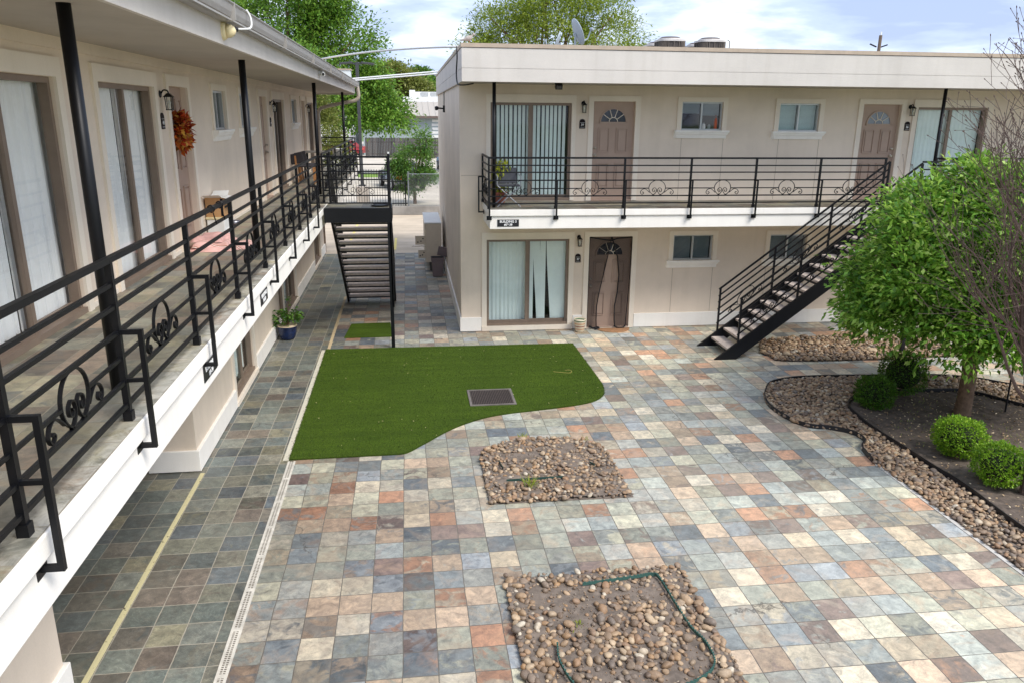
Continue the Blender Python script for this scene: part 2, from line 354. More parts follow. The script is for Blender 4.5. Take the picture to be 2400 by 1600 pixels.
sheet('parking_lot', -40, 40, 26.35, 36.65, 0, LOT)
tag(MB().box(-60, 60, 36.68, 53.4, -.01, .40).build('upper_lot', LOT2), kind='structure')
tag(MB().box(-60, 60, 56.7, 120, -.01, .37).build('road', LOT2), kind='structure')
tag(MB().box(-60, 60, 53.4, 56.7, -.01, .43).build('verge', simple('verge_grass', lin(128, 160, 62), .95, var=.3, scale=3)), kind='structure')
YEL = simple('yellow_paint', lin(226, 206, 120), .7, var=.1)
def wornline(name, c):
    m, nt, b = mat(name); p = geo_pos(nt); n = noise(nt, p, 18, 5, .7).outputs[0]
    L(nt, ramp(nt, n, [(.34, lin(96, 88, 70)), (.4, c)]), b.inputs['Base Color']); b.inputs['Roughness'].default_value = .8; return m
YELW = wornline('worn_yellow_edge', lin(206, 196, 152))
tag(MB().box(-2.81, -2.775, -4, 9.76, -.01, .006).box(-2.775, -2.757, -4, 9.76, -.01, .004).build('walkway_edge_line', YELW), kind='structure')
tag(MB().box(-1.70, -1.64, 15.28, 19.9, -.01, .005).build('walkway_joint', wornline('joint_mortar', lin(186, 166, 132))), kind='structure')
tag(MB().box(-1.80, -1.72, 10.03, 15.2, -.01, .005).build('turf_border', wornline('border_mortar', lin(196, 190, 172))), kind='structure')
for i, (x, y0, y1) in enumerate(((-.55, 27.0, 29.6), (-2.2, 28.5, 33.5))):
    tag(MB().box(x, x+.09, y0, y1, .002, .006).build('parking_line', YEL), kind='structure')

# channel drain along the walkway
DRN = simple('aged_white_plastic', lin(206, 200, 188), .6, var=.25, scale=8)
t = thing('channel_drain', 'narrow white slotted channel drain set along the slate paving', 'drain', (-1.68, 5, 0))
MB().box(-1.725, -1.70, 1.5, 9.99, -.01, .008).box(-1.65, -1.625, 1.5, 9.99, -.01, .008).build('rim', DRN, t)
MB().box(-1.70, -1.65, 1.5, 9.99, -.01, .0045).build('channel', simple('drain_dark', lin(92, 84, 72), .9), t)
m_ = MB(); y = 1.5
while y < 9.98:
    m_.box(-1.70, -1.65, y, y+.011, -.005, .007); y += .028
m_.box(-1.679, -1.671, 1.5, 9.98, -.005, .0078)
y = 2.0
while y < 9.9: m_.box(-1.70, -1.65, y, y+.05, -.004, .0083); y += .62
m_.build('slotted_cover', DRN, t)

# ------------------------------------------------------------------ turf
tp = [(-1.715, 10.03), (-.30, 10.045)]+catmull([(-.30, 10.045), (-.12, 10.08), (.12, 10.35), (.57, 10.88), (1.05, 11.24), (1.49, 11.40), (2.1, 11.52), (2.68, 11.66), (3.02, 11.84), (3.22, 12.15), (3.3, 12.6)], 5)+[(3.3, 13.6), (3.29, 15.12), (-1.715, 15.2)]
GX0, GX1, GY0, GY1 = .90, 1.66, 11.75, 12.50
turf = thing('artificial_turf', 'large green artificial turf patch with one wavy edge, laid on the slate paving', 'turf', (.5, 12.8, 0))
MB().prism(tp, .002, .022).build('turf_sheet', TURF, turf)
# fuzzy blades: along the rim and scattered
def blades(pts, h, name, par):
    P = np.array(pts); n = len(P); a = RNG.uniform(0, 6.28, n); w = .0035; hh = RNG.uniform(.5, 1.2, n)*h
    dx, dy = np.cos(a)*w, np.sin(a)*w; lx, ly = RNG.normal(0, .4, n)*hh, RNG.normal(0, .4, n)*hh
    V = np.empty((n, 3, 3)); V[:, 0] = P+np.c_[dx, dy, 0*dx]; V[:, 1] = P-np.c_[dx, dy, 0*dx]; V[:, 2] = P+np.c_[lx, ly, hh]
    return np_obj(name, V.reshape(-1, 3), np.arange(3*n).reshape(-1, 3), BLADE, par)
rim = []
for i in range(len(tp)):
    a, b = np.array(tp[i]), np.array(tp[(i+1) % len(tp)])
    for t_ in RNG.uniform(0, 1, int(np.linalg.norm(b-a)*260)): q = a+(b-a)*t_+RNG.normal(0, .008, 2); rim.append((q[0], q[1], .012))
def inside(x, y, poly):
    c = False; j = len(poly)-1
    for i in range(len(poly)):
        if (poly[i][1] > y) != (poly[j][1] > y) and x < (poly[j][0]-poly[i][0])*(y-poly[i][1])/(poly[j][1]-poly[i][1])+poly[i][0]: c = not c
        j = i
    return c
cand = RNG.uniform((-1.7, 10.05), (3.28, 15.1), (52000, 2))
rim += [(x, y, .02) for x, y in cand if inside(x, y, tp) and not (GX0-.05 < x < GX1+.05 and GY0-.06 < y < GY1+.05)]
ob = blades(rim, .02, 'turf_blades', turf); ob['kind'] = 'stuff'
t = thing('turf_mat', 'small rectangular artificial turf mat under the stairs behind the large turf', 'mat', (-.95, 16.6, 0))
MB().prism([(-1.42, 16.02), (-.42, 16.02), (-.48, 17.15), (-1.34, 17.12)], .002, .02).build('turf_sheet', TURF, t)
# debris on turf
m_ = MB(); cnt = 0
while cnt < 48:
    x, y = random.uniform(-1.6, 3.2), random.uniform(10.1, 15)
    if not inside(x, y, tp): continue
    a = random.uniform(0, 6.28); l = random.uniform(.008, .024); w = random.uniform(.004, .009); z = .035
    c, s = math.cos(a), math.sin(a)
    m_.quad((x-c*l, y-s*l, z), (x+s*w, y-c*w, z+.004), (x+c*l, y+s*l, z), (x-s*w, y+c*w, z+.003)); cnt += 1
tag(m_.build('leaf_litter', simple('pale_litter', lin(206, 196, 140), .8)), 'tiny pale dry leaf bits scattered over the green turf', 'leaf litter', kind='stuff')
m_ = MB().tube(catmull([(2.55, 13.3, .04), (2.7, 13.22, .045), (2.85, 13.2, .04), (2.88, 13.32, .05), (2.78, 13.36, .04)], 5), .0026, 5)
tag(m_.build('dry_stalk', simple('straw', lin(206, 186, 110), .8)), 'curled dry straw coloured stalk lying on the turf', 'stalk')
# drain grate
t = thing('drain_grate', 'square rusty brown metal drain grate sunk in the green turf', 'drain grate', ((GX0+GX1)/2, (GY0+GY1)/2, .02))
RUST = simple('rusty_iron', lin(84, 72, 66), .7, var=.35, scale=20); 
m_ = MB(); fw = .04
m_.box(GX0, GX1, GY0, GY0+fw, .004, .036).box(GX0, GX1, GY1-fw, GY1, .004, .036).box(GX0, GX0+fw, GY0+fw, GY1-fw, .004, .036).box(GX1-fw, GX1, GY0+fw, GY1-fw, .004, .036)
m_.build('frame', simple('grate_frame', lin(112, 106, 100), .8, var=.3), t)
m_ = MB(); k = 24
for i in range(k):
    x = GX0+fw+(GX1-GX0-2*fw)*(i+.5)/k; m_.box(x-.006, x+.006, GY0+fw, GY1-fw, .015, .034)
m_.build('grating', RUST, t); MB().box(GX0+fw, GX1-fw, GY0+fw, GY1-fw, .0225, .0235).build('sump', ROOM, t)

# ------------------------------------------------------------------ building elements (u along wall, n outwards, z up)
def panelled_wall(mb, u0, u1, z0, z1, ops, depth=.12):
    us = sorted({u0, u1, *[o[0] for o in ops], *[o[1] for o in ops]}); zs = sorted({z0, z1, *[o[2] for o in ops], *[o[3] for o in ops]})
    for i in range(len(us)-1):
        for k in range(len(zs)-1):
            um, zm = (us[i]+us[i+1])/2, (zs[k]+zs[k+1])/2
            if any(o[0] < um < o[1] and o[2] < zm < o[3] for o in ops): continue
            mb.quad((us[i], 0, zs[k]), (us[i+1], 0, zs[k]), (us[i+1], 0, zs[k+1]), (us[i], 0, zs[k+1]))
    for a, b, c, d in ops:
        mb.quad((a, 0, c), (a, -depth, c), (a, -depth, d), (a, 0, d)); mb.quad((b, 0, c), (b, -depth, c), (b, -depth, d), (b, 0, d))
        mb.quad((a, 0, d), (b, 0, d), (b, -depth, d), (a, -depth, d)); mb.quad((a, 0, c), (b, 0, c), (b, -depth, c), (a, -depth, c))
def surround(f, u0, u1, z0, z1, w, hd, proud=.028, foot=None):
    m = MB(f); zb = z0 if foot is None else foot
    m.box(u0-w, u0-.002, -.02, proud, zb, z1+.002); m.box(u1+.002, u1+w, -.02, proud, zb, z1+.002)
    m.box(u0-w, u1+w, -.02, proud+.003, z1+.002, z1+hd); return m
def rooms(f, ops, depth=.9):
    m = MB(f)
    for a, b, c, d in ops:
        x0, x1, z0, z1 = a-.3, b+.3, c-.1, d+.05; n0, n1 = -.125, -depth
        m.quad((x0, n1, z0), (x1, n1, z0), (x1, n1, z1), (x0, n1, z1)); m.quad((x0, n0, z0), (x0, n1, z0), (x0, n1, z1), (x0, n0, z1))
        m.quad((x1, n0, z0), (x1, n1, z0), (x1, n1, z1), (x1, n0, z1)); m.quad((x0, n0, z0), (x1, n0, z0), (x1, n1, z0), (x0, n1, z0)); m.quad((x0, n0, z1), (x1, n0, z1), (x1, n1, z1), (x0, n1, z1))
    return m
def drape(f, u0, u1, z0, z1, n, amp=.018, wave=.085, seed=0):
    r = random.Random(seed); k = max(8, int((u1-u0)/.012)); vs = []; fs = []; ph = r.uniform(0, 6)
    for i in range(k+1):
        u = u0+(u1-u0)*i/k
        for z, q in ((z0, 1.25), (z0+(z1-z0)*.5, 1), (z1, .8)):
            vs.append((u, n+amp*q*(math.sin(u/wave*6.283+ph)+.5*math.sin(u/wave*2.9+ph*2+z*.6)), z))
    for i in range(k):
        for j in range(2): a = i*3+j; fs.append((a, a+3, a+4, a+1))
    return MB(f).add(vs, fs)
def vblinds(f, u0, u1, z0, z1, n, pitch=.088, w=.062, ang=12, skip=(), seed=1):
    r = random.Random(seed); m = MB(f); k = int((u1-u0)/pitch)
    for i in range(k):
        if i in skip: continue
        c = u0+pitch*(i+.5)+r.uniform(-.004, .004); a = R_(ang+r.uniform(-9, 9)); du, dn = math.cos(a)*w/2, math.sin(a)*w/2
        m.quad((c-du, n-dn, z0), (c+du, n+dn, z0), (c+du, n+dn, z1), (c-du, n-dn, z1))
    return m
def slider(f, par, u0, u1, z0, z1, curtain, hd=.16, foot=None, tw=.11, glass=None, swap=False):
    o = None; m = MB(f); w = .05; mid = (u0+u1)/2; n = -.07
    m.box(u0, u0+w, -.115, -.03, z0+.05, z1); m.box(u1-w, u1, -.115, -.03, z0+.05, z1); m.box(u0+w, u1-w, -.115, -.03, z1-w, z1)
    m.box(u0, u1, -.12, .012, z0, z0+.05)
    m.box(mid-.05, mid+.01, -.075, -.035, z0+.05, z1-w); m.box(mid-.01, mid+.05, -.112, -.08, z0+.05, z1-w)
    m.box(u0+w, mid-.05, -.072, -.038, z0+.05, z0+.11); m.box(mid+.05, u1-w, -.11, -.082, z0+.05, z0+.11)
    o = m.build('sliding_door', BROWN, par)
    surround(f, u0, u1, z0, z1, tw, hd, foot=foot).build('trim', TRIM, o)
    MB(f).quad((u0+w, -.058, z0+.05), (mid, -.058, z0+.05), (mid, -.058, z1-w), (u0+w, -.058, z1-w)).build('pane', glass or GLASS, o)
    MB(f).quad((mid, -.096, z0+.05), (u1-w, -.096, z0+.05), (u1-w, -.096, z1-w), (mid, -.096, z1-w)).build('pane', glass or GLASS, o)
    for c in curtain(f, u0+.04, u1-.04, mid, z0+.07, z1-.03): c.build('curtain', CURTAIN, o)
    return o
def window(f, par, u0, u1, z0, z1, blind=None, glass=None, tw=.10, sill=True):
    m = MB(f); w = .03; mid = (u0+u1)/2
    m.box(u0, u0+w, -.1, -.03, z0, z1).box(u1-w, u1, -.1, -.03, z0, z1).box(u0+w, u1-w, -.1, -.03, z1-w, z1).box(u0+w, u1-w, -.1, -.025, z0, z0+w)
    m.box(mid-.018, mid+.018, -.09, -.032, z0+w, z1-w)
    o = m.build('window', ALU, par)
    surround(f, u0, u1, z0, z1, tw, .095).build('trim', TRIM, o)
    MB(f).quad((u0+w, -.055, z0+w), (mid, -.055, z0+w), (mid, -.055, z1-w), (u0+w, -.055, z1-w)).build('pane', glass or GLASS, o)
    MB(f).quad((mid, -.078, z0+w), (u1-w, -.078, z0+w), (u1-w, -.078, z1-w), (mid, -.078, z1-w)).build('pane', glass or GLASS, o)
    if sill:
        s = MB(f); a, b = u0-tw-.05, u1+tw+.05; zt = z0-.0
        pr = [(-.02, 0), (.10, 0), (.10, -.035), (.085, -.045), (.075, -.075), (.05, -.105), (.045, -.13), (.03, -.165), (-.02, -.165)]
        k = len(pr); ins = [0 if q[0] <= 0 else (.10-q[0]) for q in pr]
        s.add([(a+ins[i], q[0], zt+q[1]) for i, q in enumerate(pr)]+[(b-ins[i], q[0], zt+q[1]) for i, q in enumerate(pr)],
              [tuple(range(k)), tuple(range(2*k-1, k-1, -1))]+[(i, (i+1) % k, k+(i+1) % k, k+i) for i in range(k)])
        s.build('sill', WHITE, o)
    if blind:
        b_ = MB(f)
        for a, b, c, d in blind:
            z = c
            while z < d-.01:
                b_.quad((a, -.135, z), (b, -.135, z), (b, -.12, z+.021), (a, -.12, z+.021)); z += .024
        b_.build('blind', BLIND, o)
    return o
def door(f, par, u0, u1, z0, z1, knob=-1, hd=.11, foot=None, fan=True, tw=.11, rec=-.07, fanglass=None):
    W = u1-u0; H = z1-z0; m = MB(f); us = [u0, u0+.13*W, u0+.42*W, u0+.58*W, u0+.87*W, u1]
    m.box(u0, u1, rec-.045, rec, z0+.015, z1)
    st = .022
    def frame(a, b, c, d):
        m.box(a, b, rec, rec+st, c, c+.02).box(a, b, rec, rec+st, d-.02, d).box(a, a+.02, rec, rec+st, c+.02, d-.02).box(b-.02, b, rec, rec+st, c+.02, d-.02)
        m.box(a+.045, b-.045, rec, rec+st*.8, c+.045, d-.045)
    for a, b in ((us[1]+.01, us[2]), (us[3], us[4]-.01)):
        frame(a, b, z0+.13*H, z0+.385*H); frame(a, b, z0+.49*H, z0+(.74 if fan else .93)*H)
    m.box(u0, u1, -.1, .03, z0-.005, z0+.015)
    if fan:
        c = (u0+u1)/2; r = .30*W; zf = z0+.80*H; k = 18
        out = [(c+(r+.035)*math.cos(math.pi*i/k), zf-.03+(r*.98+.045)*math.sin(math.pi*i/k)) for i in range(k+1)]
        inn = [(c+r*math.cos(math.pi*i/k), zf+r*.95*math.sin(math.pi*i/k)) for i in range(k+1)]
        for i in range(k):
            p = [out[i], out[i+1], inn[i+1], inn[i]]; m.add([(a, rec+.02, b) for a, b in p], [(0, 1, 2, 3)])
            m.add([(out[i][0], rec, out[i][1]), (out[i+1][0], rec, out[i+1][1]), (out[i+1][0], rec+.02, out[i+1][1]), (out[i][0], rec+.02, out[i][1])], [(0, 1, 2, 3)])
        m.box(c-r-.035, c+r+.035, rec, rec+.02, zf-.04, zf-.001)
    o = m.build('door', DOOR, par)
    surround(f, u0, u1, z0, z1, tw, hd, foot=foot).build('trim', TRIM, o)
    if fan:
        pts = [(c, zf)]+inn
        MB(f).add([(a, rec+.006, b) for a, b in pts], [(0, i+1, i+2) for i in range(k)]).build('fanlight', fanglass or FANG, o)
        b_ = MB(f)
        for i in range(1, 5):
            a = math.pi*i/5; b_.bar((c+.09*math.cos(a), rec+.012, zf+.085*math.sin(a)), (c+r*math.cos(a), rec+.012, zf+r*.95*math.sin(a)), .014, .012)
        b_.tube([(c+.09*math.cos(math.pi*i/10), rec+.012, zf+.085*math.sin(math.pi*i/10)) for i in range(11)], .008, 6)
        b_.build('glazing_bar', TRIM, o)
    ku = u0+.07 if knob < 0 else u1-.07
    h = MB(f)
    for zz, rr in ((z0+.93, .03), (z0+1.08, .024)):
        h.tube([(ku, rec, zz), (ku, rec+.03, zz), (ku, rec+.035, zz), (ku, rec+.06, zz), (ku, rec+.07, zz)], [rr*1.05, rr*1.05, rr*.5, rr, rr*.6], 10)
    h.build('handle', BRASS, o)
    return o
FANG = simple('dark_fanlight_glass', lin(44, 52, 62), .08, var=.3, scale=5, spec=.8)
FANGL = simple('frosted_fanlight_glass', lin(132, 140, 150), .15, var=.2, scale=5, spec=.8)
def text_mesh(txt, size, name, m, f, u, n, z, par, align='CENTER', ext=.002, flip=False, bold=.0):
    cu = bpy.data.curves.new(name, 'FONT'); cu.body = txt; cu.size = size; cu.align_x = align; cu.align_y = 'CENTER'; cu.extrude = ext; cu.offset = bold
    o = bpy.data.objects.new(name+'_tmp', cu); COL.objects.link(o); dg = bpy.context.evaluated_depsgraph_get()
    me = bpy.data.meshes.new_from_object(o.evaluated_get(dg)); bpy.data.objects.remove(o)
    s = -1 if flip else 1; og = ORG[par.name]
    for v in me.vertices:
        w = f(u+s*v.co.x, n+v.co.z, z+v.co.y); v.co = (w[0]-og.x, w[1]-og.y, w[2]-og.z)
    me.update(); me.name = name; return link(name, me, m, par)
def lantern(f0, u0, z0, label, group='wall lanterns beside the doors'):
    u, z = 0, 0; f = lambda a, b, c: f0(u0+a*.76, b*.76, z0+c*.76)
    t = thing('wall_lantern', label, 'wall lamp', f0(u0, 0, z0), group)
    m = MB(f); m.tube([(u, 0, z+.1), (u, .02, z+.1)], [.06, .045], 12)
    m.tube(catmull([(u, .015, z+.1), (u, .06, z+.16), (u, .12, z+.15), (u, .13, z+.11)], 4), .012, 6); m.build('arm', BLACK, t)
    m = MB(f); c = (u, .13, z)
    for a, b in ((-1, -1), (1, -1), (1, 1), (-1, 1)): m.bar((u+a*.05, .13+b*.05, z+.06), (u+a*.04, .13+b*.04, z-.13), .011)
    m.box(u-.05, u+.05, .08, .18, z-.145, z-.13); m.build('cage', BLACK, t)
    m = MB(f); vs = [(u-.072, .058, z+.055), (u+.072, .058, z+.055), (u+.072, .202, z+.055), (u-.072, .202, z+.055), (u-.02, .11, z+.115), (u+.02, .11, z+.115), (u+.02, .15, z+.115), (u-.02, .15, z+.115)]
    m.add(vs, [(0, 3, 2, 1), (4, 5, 6, 7), (0, 1, 5, 4), (1, 2, 6, 5), (2, 3, 7, 6), (3, 0, 4, 7)]); m.build('cap', BLACK, t)
    MB(f).add([(u+a*q, .13+b*q, zz) for zz, q in ((z+.053, .044), (z-.128, .036)) for a, b in ((-1, -1), (1, -1), (1, 1), (-1, 1))], [(0, 1, 5, 4), (1, 2, 6, 5), (2, 3, 7, 6), (3, 0, 4, 7)]).build('glass', LAMPG, t)
    MB(f).tube([(u, .13, z-.12), (u, .13, z-.06), (u, .13, z-.03), (u, .13, z+.01)], [.014, .014, .028, .012], 8).build('bulb', WPLASTIC, t)
    return t
def plaque(f, u, z, num, label, flip=False, n0=0):
    t = thing('number_plaque', label, 'number plate', f(u, n0, z), 'unit number plaques')
    pts = [(-.06, -.09), (.06, -.09), (.06, .045)]+[(.06*math.cos(math.pi*i/8), .045+.055*math.sin(math.pi*i/8)) for i in range(1, 8)]+[(-.06, .045)]
    k = len(pts); m = MB(f)
    m.add([(u+a, n0-.005, z+b) for a, b in pts]+[(u+a, n0+.014, z+b) for a, b in pts], [tuple(range(k)), tuple(range(2*k-1, k-1, -1))]+[(i, (i+1) % k, k+(i+1) % k, k+i) for i in range(k)])
    m.build('plate', PLAQUE, t)
    MB(f).box(u-.045, u+.045, n0+.012, n0+.0165, z+.027, z+.031).box(u-.045, u+.045, n0+.012, n0+.0165, z-.067, z-.063).build('line', SIGNT, t)
    text_mesh(num, .062, 'lettering', SIGNT, f, u, n0+.016, z-.018, t, flip=flip, bold=.0015)
    return t
def sign(f, u, z, l1, l2, label, flip=False, w=.42, h=.135):
    t = thing('building_sign', label, 'sign', f(u, 0, z), 'black building number signs')
    MB(f).box(u-w/2, u+w/2, 0, .008, z-h/2, z+h/2).build('plate', SIGNB, t)
    text_mesh(l1, .062, 'lettering', SIGNT, f, u, .009, z+.028, t, flip=flip, bold=.0016)
    text_mesh(l2, .055, 'lettering', SIGNT, f, u, .009, z-.032, t, flip=flip, bold=.0016)
    return t

# railing panels -----------------------------------------------------------
ZR = [.96, .82, .69, .54, .385, .24, .10]           # rail heights above the floor
def scroll_pts(c):
    circ = [(c+.168*math.cos(a), .39+.147*math.sin(a)) for a in np.linspace(0, 2*math.pi, 29)]
    out = [circ]
    for s in (-1, 1):
        out.append(catmull([(c+s*.09, .255), (c+s*.045, .275), (c+s*.012, .325), (c+s*.022, .375), (c+s*.055, .392), (c+s*.09, .365), (c+s*.088, .325), (c+s*.058, .312), (c+s*.044, .335), (c+s*.058, .352)], 4))
        out.append(catmull([(c+s*.15, .30), (c+s*.2, .345), (c+s*.256, .372), (c+s*.31, .35), (c+s*.335, .305), (c+s*.305, .265), (c+s*.268, .29), (c+s*.285, .315), (c+s*.298, .302)], 4))
    return out
def ornament(f, c, n, zb, par, slope=0, side=(0, 1, 0)):
    m = MB()
    for pl in scroll_pts(c):
        pts = [f(u, n, zb+z+slope*(u-c)) for u, z in pl]
        a, b = f(c, 0, 0), f(c, 1, 0); sd = (b[0]-a[0], b[1]-a[1], b[2]-a[2])
        m.ribbon(pts, sd, .02, .009)
    return m.build('scroll', BLACK, par)
def rail_run(f, u0, u1, n, zb, par, orn=(), levels=ZR, w=.023):
    for i, z in enumerate(levels):
        m = MB(f); ww = .034 if i == 0 else w
        if i == 4 and orn:
            x = u0
            for c in list(orn):
                if c-.168 > x: MB(f).bar((x, n, zb+z), (c-.166, n, zb+z), w*.8, w*.8).build('rail', BLACK, par)
                x = c+.166
            if x < u1: MB(f).bar((x, n, zb+z), (u1, n, zb+z), w*.8, w*.8).build('rail', BLACK, par)
            continue
        else: m.bar((u0, n, zb+z), (u1, n, zb+z), ww, ww)
        m.build('rail', BLACK, par)
    for c in orn: ornament(f, c, n, zb, par)
def post(f, u, n, zb, par, h=.96, w=.036):
    m = MB(f).box(u-w/2, u+w/2, n-w/2, n+w/2, zb, zb+h); m.box(u-w*.72, u+w*.72, n-w*.72, n+w*.72, zb, zb+.06)
    return m.build('post', BLACK, par)
def bracket(f, u, n, zb, par, out=.12, back=.10):
    a = n+out; m = MB(f); w = .028
    m.bar((u, n+.01, zb+.54), (u, a+w/2, zb+.54), w).bar((u, n+.01, zb+.25), (u, a-w/2, zb+.25), w*.8)
    m.bar((u, a, zb+.54-w/2), (u, a, zb-.18), w).bar((u, a-w/2, zb-.166), (u, a-back, zb-.166), w)
    m.box(u-.05, u+.05, a-back-.008, a-back+.006, zb-.205, zb-.125)
    return m.build('bracket', BLACK, par)

# ------------------------------------------------------------------ left building
FL = lambda u, n, z: (-2.93+n, u, z)       # upper wall
FG = lambda u, n, z: (-2.85+n, u, z)       # ground floor wall
FE = lambda u, n, z: (n, u, z)             # n = world x
ZF = 2.80
LB = thing('apartment_building', 'beige apartment block on the left with a long upper gallery and a roof gutter', 'building', (-6, 12, 0))
Y0, Y1 = -4.0, 26.9
up = [(5.53, 7.31, ZF, 4.83), (8.24, 9.98, ZF, 4.83), (10.58, 11.44, ZF, 4.86), (12.88, 13.74, 4.28, 4.87), (14.87, 15.73, 4.28, 4.87),
      (16.80, 17.66, ZF, 4.86), (18.45, 20.08, ZF, 4.83), (21.40, 22.28, 4.28, 4.87), (23.33, 24.17, ZF, 4.86), (24.75, 26.3, ZF, 4.83)]
m_ = MB(FL); panelled_wall(m_, Y0, Y1, ZF, 5.16, up); 
m_.quad((Y1, 0, ZF), (Y1, -9, ZF), (Y1, -9, 5.16), (Y1, 0, 5.16)); m_.build('upper_wall', STUCCO, LB)
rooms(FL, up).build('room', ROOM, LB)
MB(FL).box(Y0, Y1+.02, -.01, .025, 5.0+.06, 5.16).build('frieze', STUCCO, LB)
sheer = lambda f, a, b, mid, z0, z1: [drape(f, a, mid, z0, z1, -.19, seed=int(a*10)), drape(f, mid, b, z0, z1, -.20, seed=int(b*10))]
gap = lambda f, a, b, mid, z0, z1: [drape(f, a, mid-.06, z0, z1, -.15, seed=5), drape(f, mid-.02, b-.20, z0, z1, -.15, seed=6), drape(f, b-.17, b+.2, z0, z1, -.17, seed=7)]
slider(FL, LB, *up[0], gap, glass=GLASSL); slider(FL, LB, *up[1], gap, glass=GLASSL); door(FL, LB, *up[2], knob=-1, fan=False, hd=.14)
window(FL, LB, *up[3], glass=GLASSD); window(FL, LB, *up[4], glass=GLASSD); door(FL, LB, *up[5], knob=1, fan=False, hd=.13)
slider(FL, LB, *up[6], sheer, glass=GLASSD); window(FL, LB, *up[7], glass=GLASSD); door(FL, LB, *up[8], fan=False, hd=.12); slider(FL, LB, *up[9], sheer, glass=GLASSD)
# slab and tile floor
m_ = MB().box(-9, -1.61, Y0, Y1, 2.68, ZF-.006); m_.build('slab_lip', WHITE, LB, bevel=.008)
MB().box(-9, -1.648, Y0, Y1-.02, 2.42, 2.678).build('slab_edge', WHITE, LB, bevel=.006)
MB().quad((-2.95, Y0, ZF), (-1.62, Y0, ZF), (-1.62, Y1, ZF), (-2.95, Y1, ZF)).build('tile_floor', SLATEB, LB)
for a, b in ((Y0, 5.40), (7.44, 8.10), (10.12, 10.42), (11.58, 16.66), (17.8, 18.3), (20.22, 23.2)): MB(FL).box(a, b, -.01, .012, ZF+.001, ZF+.05).build('skirting', TRIM, LB)
# roof
m_ = MB().box(-12, -1.64, Y0, Y1+.02, 5.16, 5.24); m_.build('soffit', SOFFIT, LB)
MB().box(-1.66, -1.62, Y0, Y1+.05, 5.145, 5.36).box(-12, -1.66, Y1+.02, Y1+.06, 5.10, 5.40).build('fascia', FASCIA, LB)
MB().box(-12, -1.60, Y0, Y1+.06, 5.40, 5.46).build('roof', FLASH, LB)
m_ = MB(); pr = [(-1.62, 5.335), (-1.55, 5.335), (-1.50, 5.36), (-1.485, 5.40), (-1.475, 5.455), (-1.462, 5.47), (-1.462, 5.478), (-1.62, 5.478)]
k = len(pr); m_.add([(x, Y0, z) for x, z in pr]+[(x, Y1+.05, z) for x, z in pr], [tuple(range(k)), tuple(range(2*k-1, k-1, -1))]+[(i, (i+1) % k, k+(i+1) % k, k+i) for i in range(k)])
for y in (4.5, 7.6, 10.7, 13.8, 16.9, 20, 23.1): m_.box(-1.56, -1.4585, y, y+.02, 5.333, 5.481)
m_.box(-1.502, -1.494, Y0, Y1+.05, 5.33, 5.345)
m_.build('gutter', GUTTER, LB)
m_ = MB().tube(catmull([(-1.52, 26.6, 5.36), (-1.50, 26.6, 5.22), (-1.49, 26.6, 5.06), (-1.56, 26.6, 4.95), (-1.75, 26.6, 4.89), (-2.2, 26.6, 4.80), (-2.62, 26.6, 4.70), (-2.76, 26.62, 4.6), (-2.80, 26.65, 4.4), (-2.80, 26.65, 3.4), (-2.80, 26.65, 2.82)], 5), .055, 10); m_.build('downspout', DOWN, LB)
for y in (5.15, 10.27, 17.95, 25.8):
    m_ = MB().tube([(-1.945, y, ZF), (-1.945, y, 5.17)], .040, 14); m_.build('roof_post', BLACK, LB, smooth=True)
# ground floor
low = [(12.28, 13.87, .10, 2.05), (17.55, 19.55, .08, 2.05), (23.6, 25.3, .08, 2.05)]
m_ = MB(FG); panelled_wall(m_, 9.84, 26.6, 0, 2.43, low)
m_.quad((9.84, 0, 0), (9.84, -.58, 0), (9.84, -.58, 2.43), (9.84, 0, 2.43)); m_.quad((9.84, -.58, 0), (10.4, -.58, 0), (10.4, -.58, 2.43), (9.84, -.58, 2.43))
m_.quad((10.4, -.58, 0), (10.4, -6, 0), (10.4, -6, 2.43), (10.4, -.58, 2.43)); m_.quad((26.6, 0, 0), (26.6, -6, 0), (26.6, -6, 2.43), (26.6, 0, 2.43))
m_.build('ground_wall', STUCCO, LB)
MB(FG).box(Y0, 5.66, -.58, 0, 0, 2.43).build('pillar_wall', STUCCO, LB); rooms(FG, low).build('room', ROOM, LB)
MB().box(-8.2, -8, -4, 10.4, 0, 2.43).build('breezeway_wall', STUCCO, LB)
m_ = MB(FG); m_.box(Y0, 5.70, -.62, .04, .012, .30); m_.build('plinth', WHITE, LB, bevel=.005)
for a, b, n in ((9.80, 12.16, -.62), (14.0, 17.42, -.02), (19.69, 23.47, -.02), (25.43, 26.64, -.02)): MB(FG).box(a, b, n, .04, .012, .30).build('plinth', WHITE, LB, bevel=.005)
for o_ in low: slider(FG, LB, *o_, sheer, hd=.12, foot=.01, tw=.12)
for a, b in ((12.16, 13.99), (17.43, 19.67), (23.48, 25.42)): MB(FG).box(a, b, -.1, .055, .012, .085).build('door_step', TRIM, LB)
MB(FG).tube([(16.98, .04, .02), (16.98, .04, 2.4)], .035, 8).build('drain_pipe', BROWN, LB); MB(FG).box(26.62, 26.72, -.06, .05, .02, 2.4).build('drain_pipe', BROWN, LB)

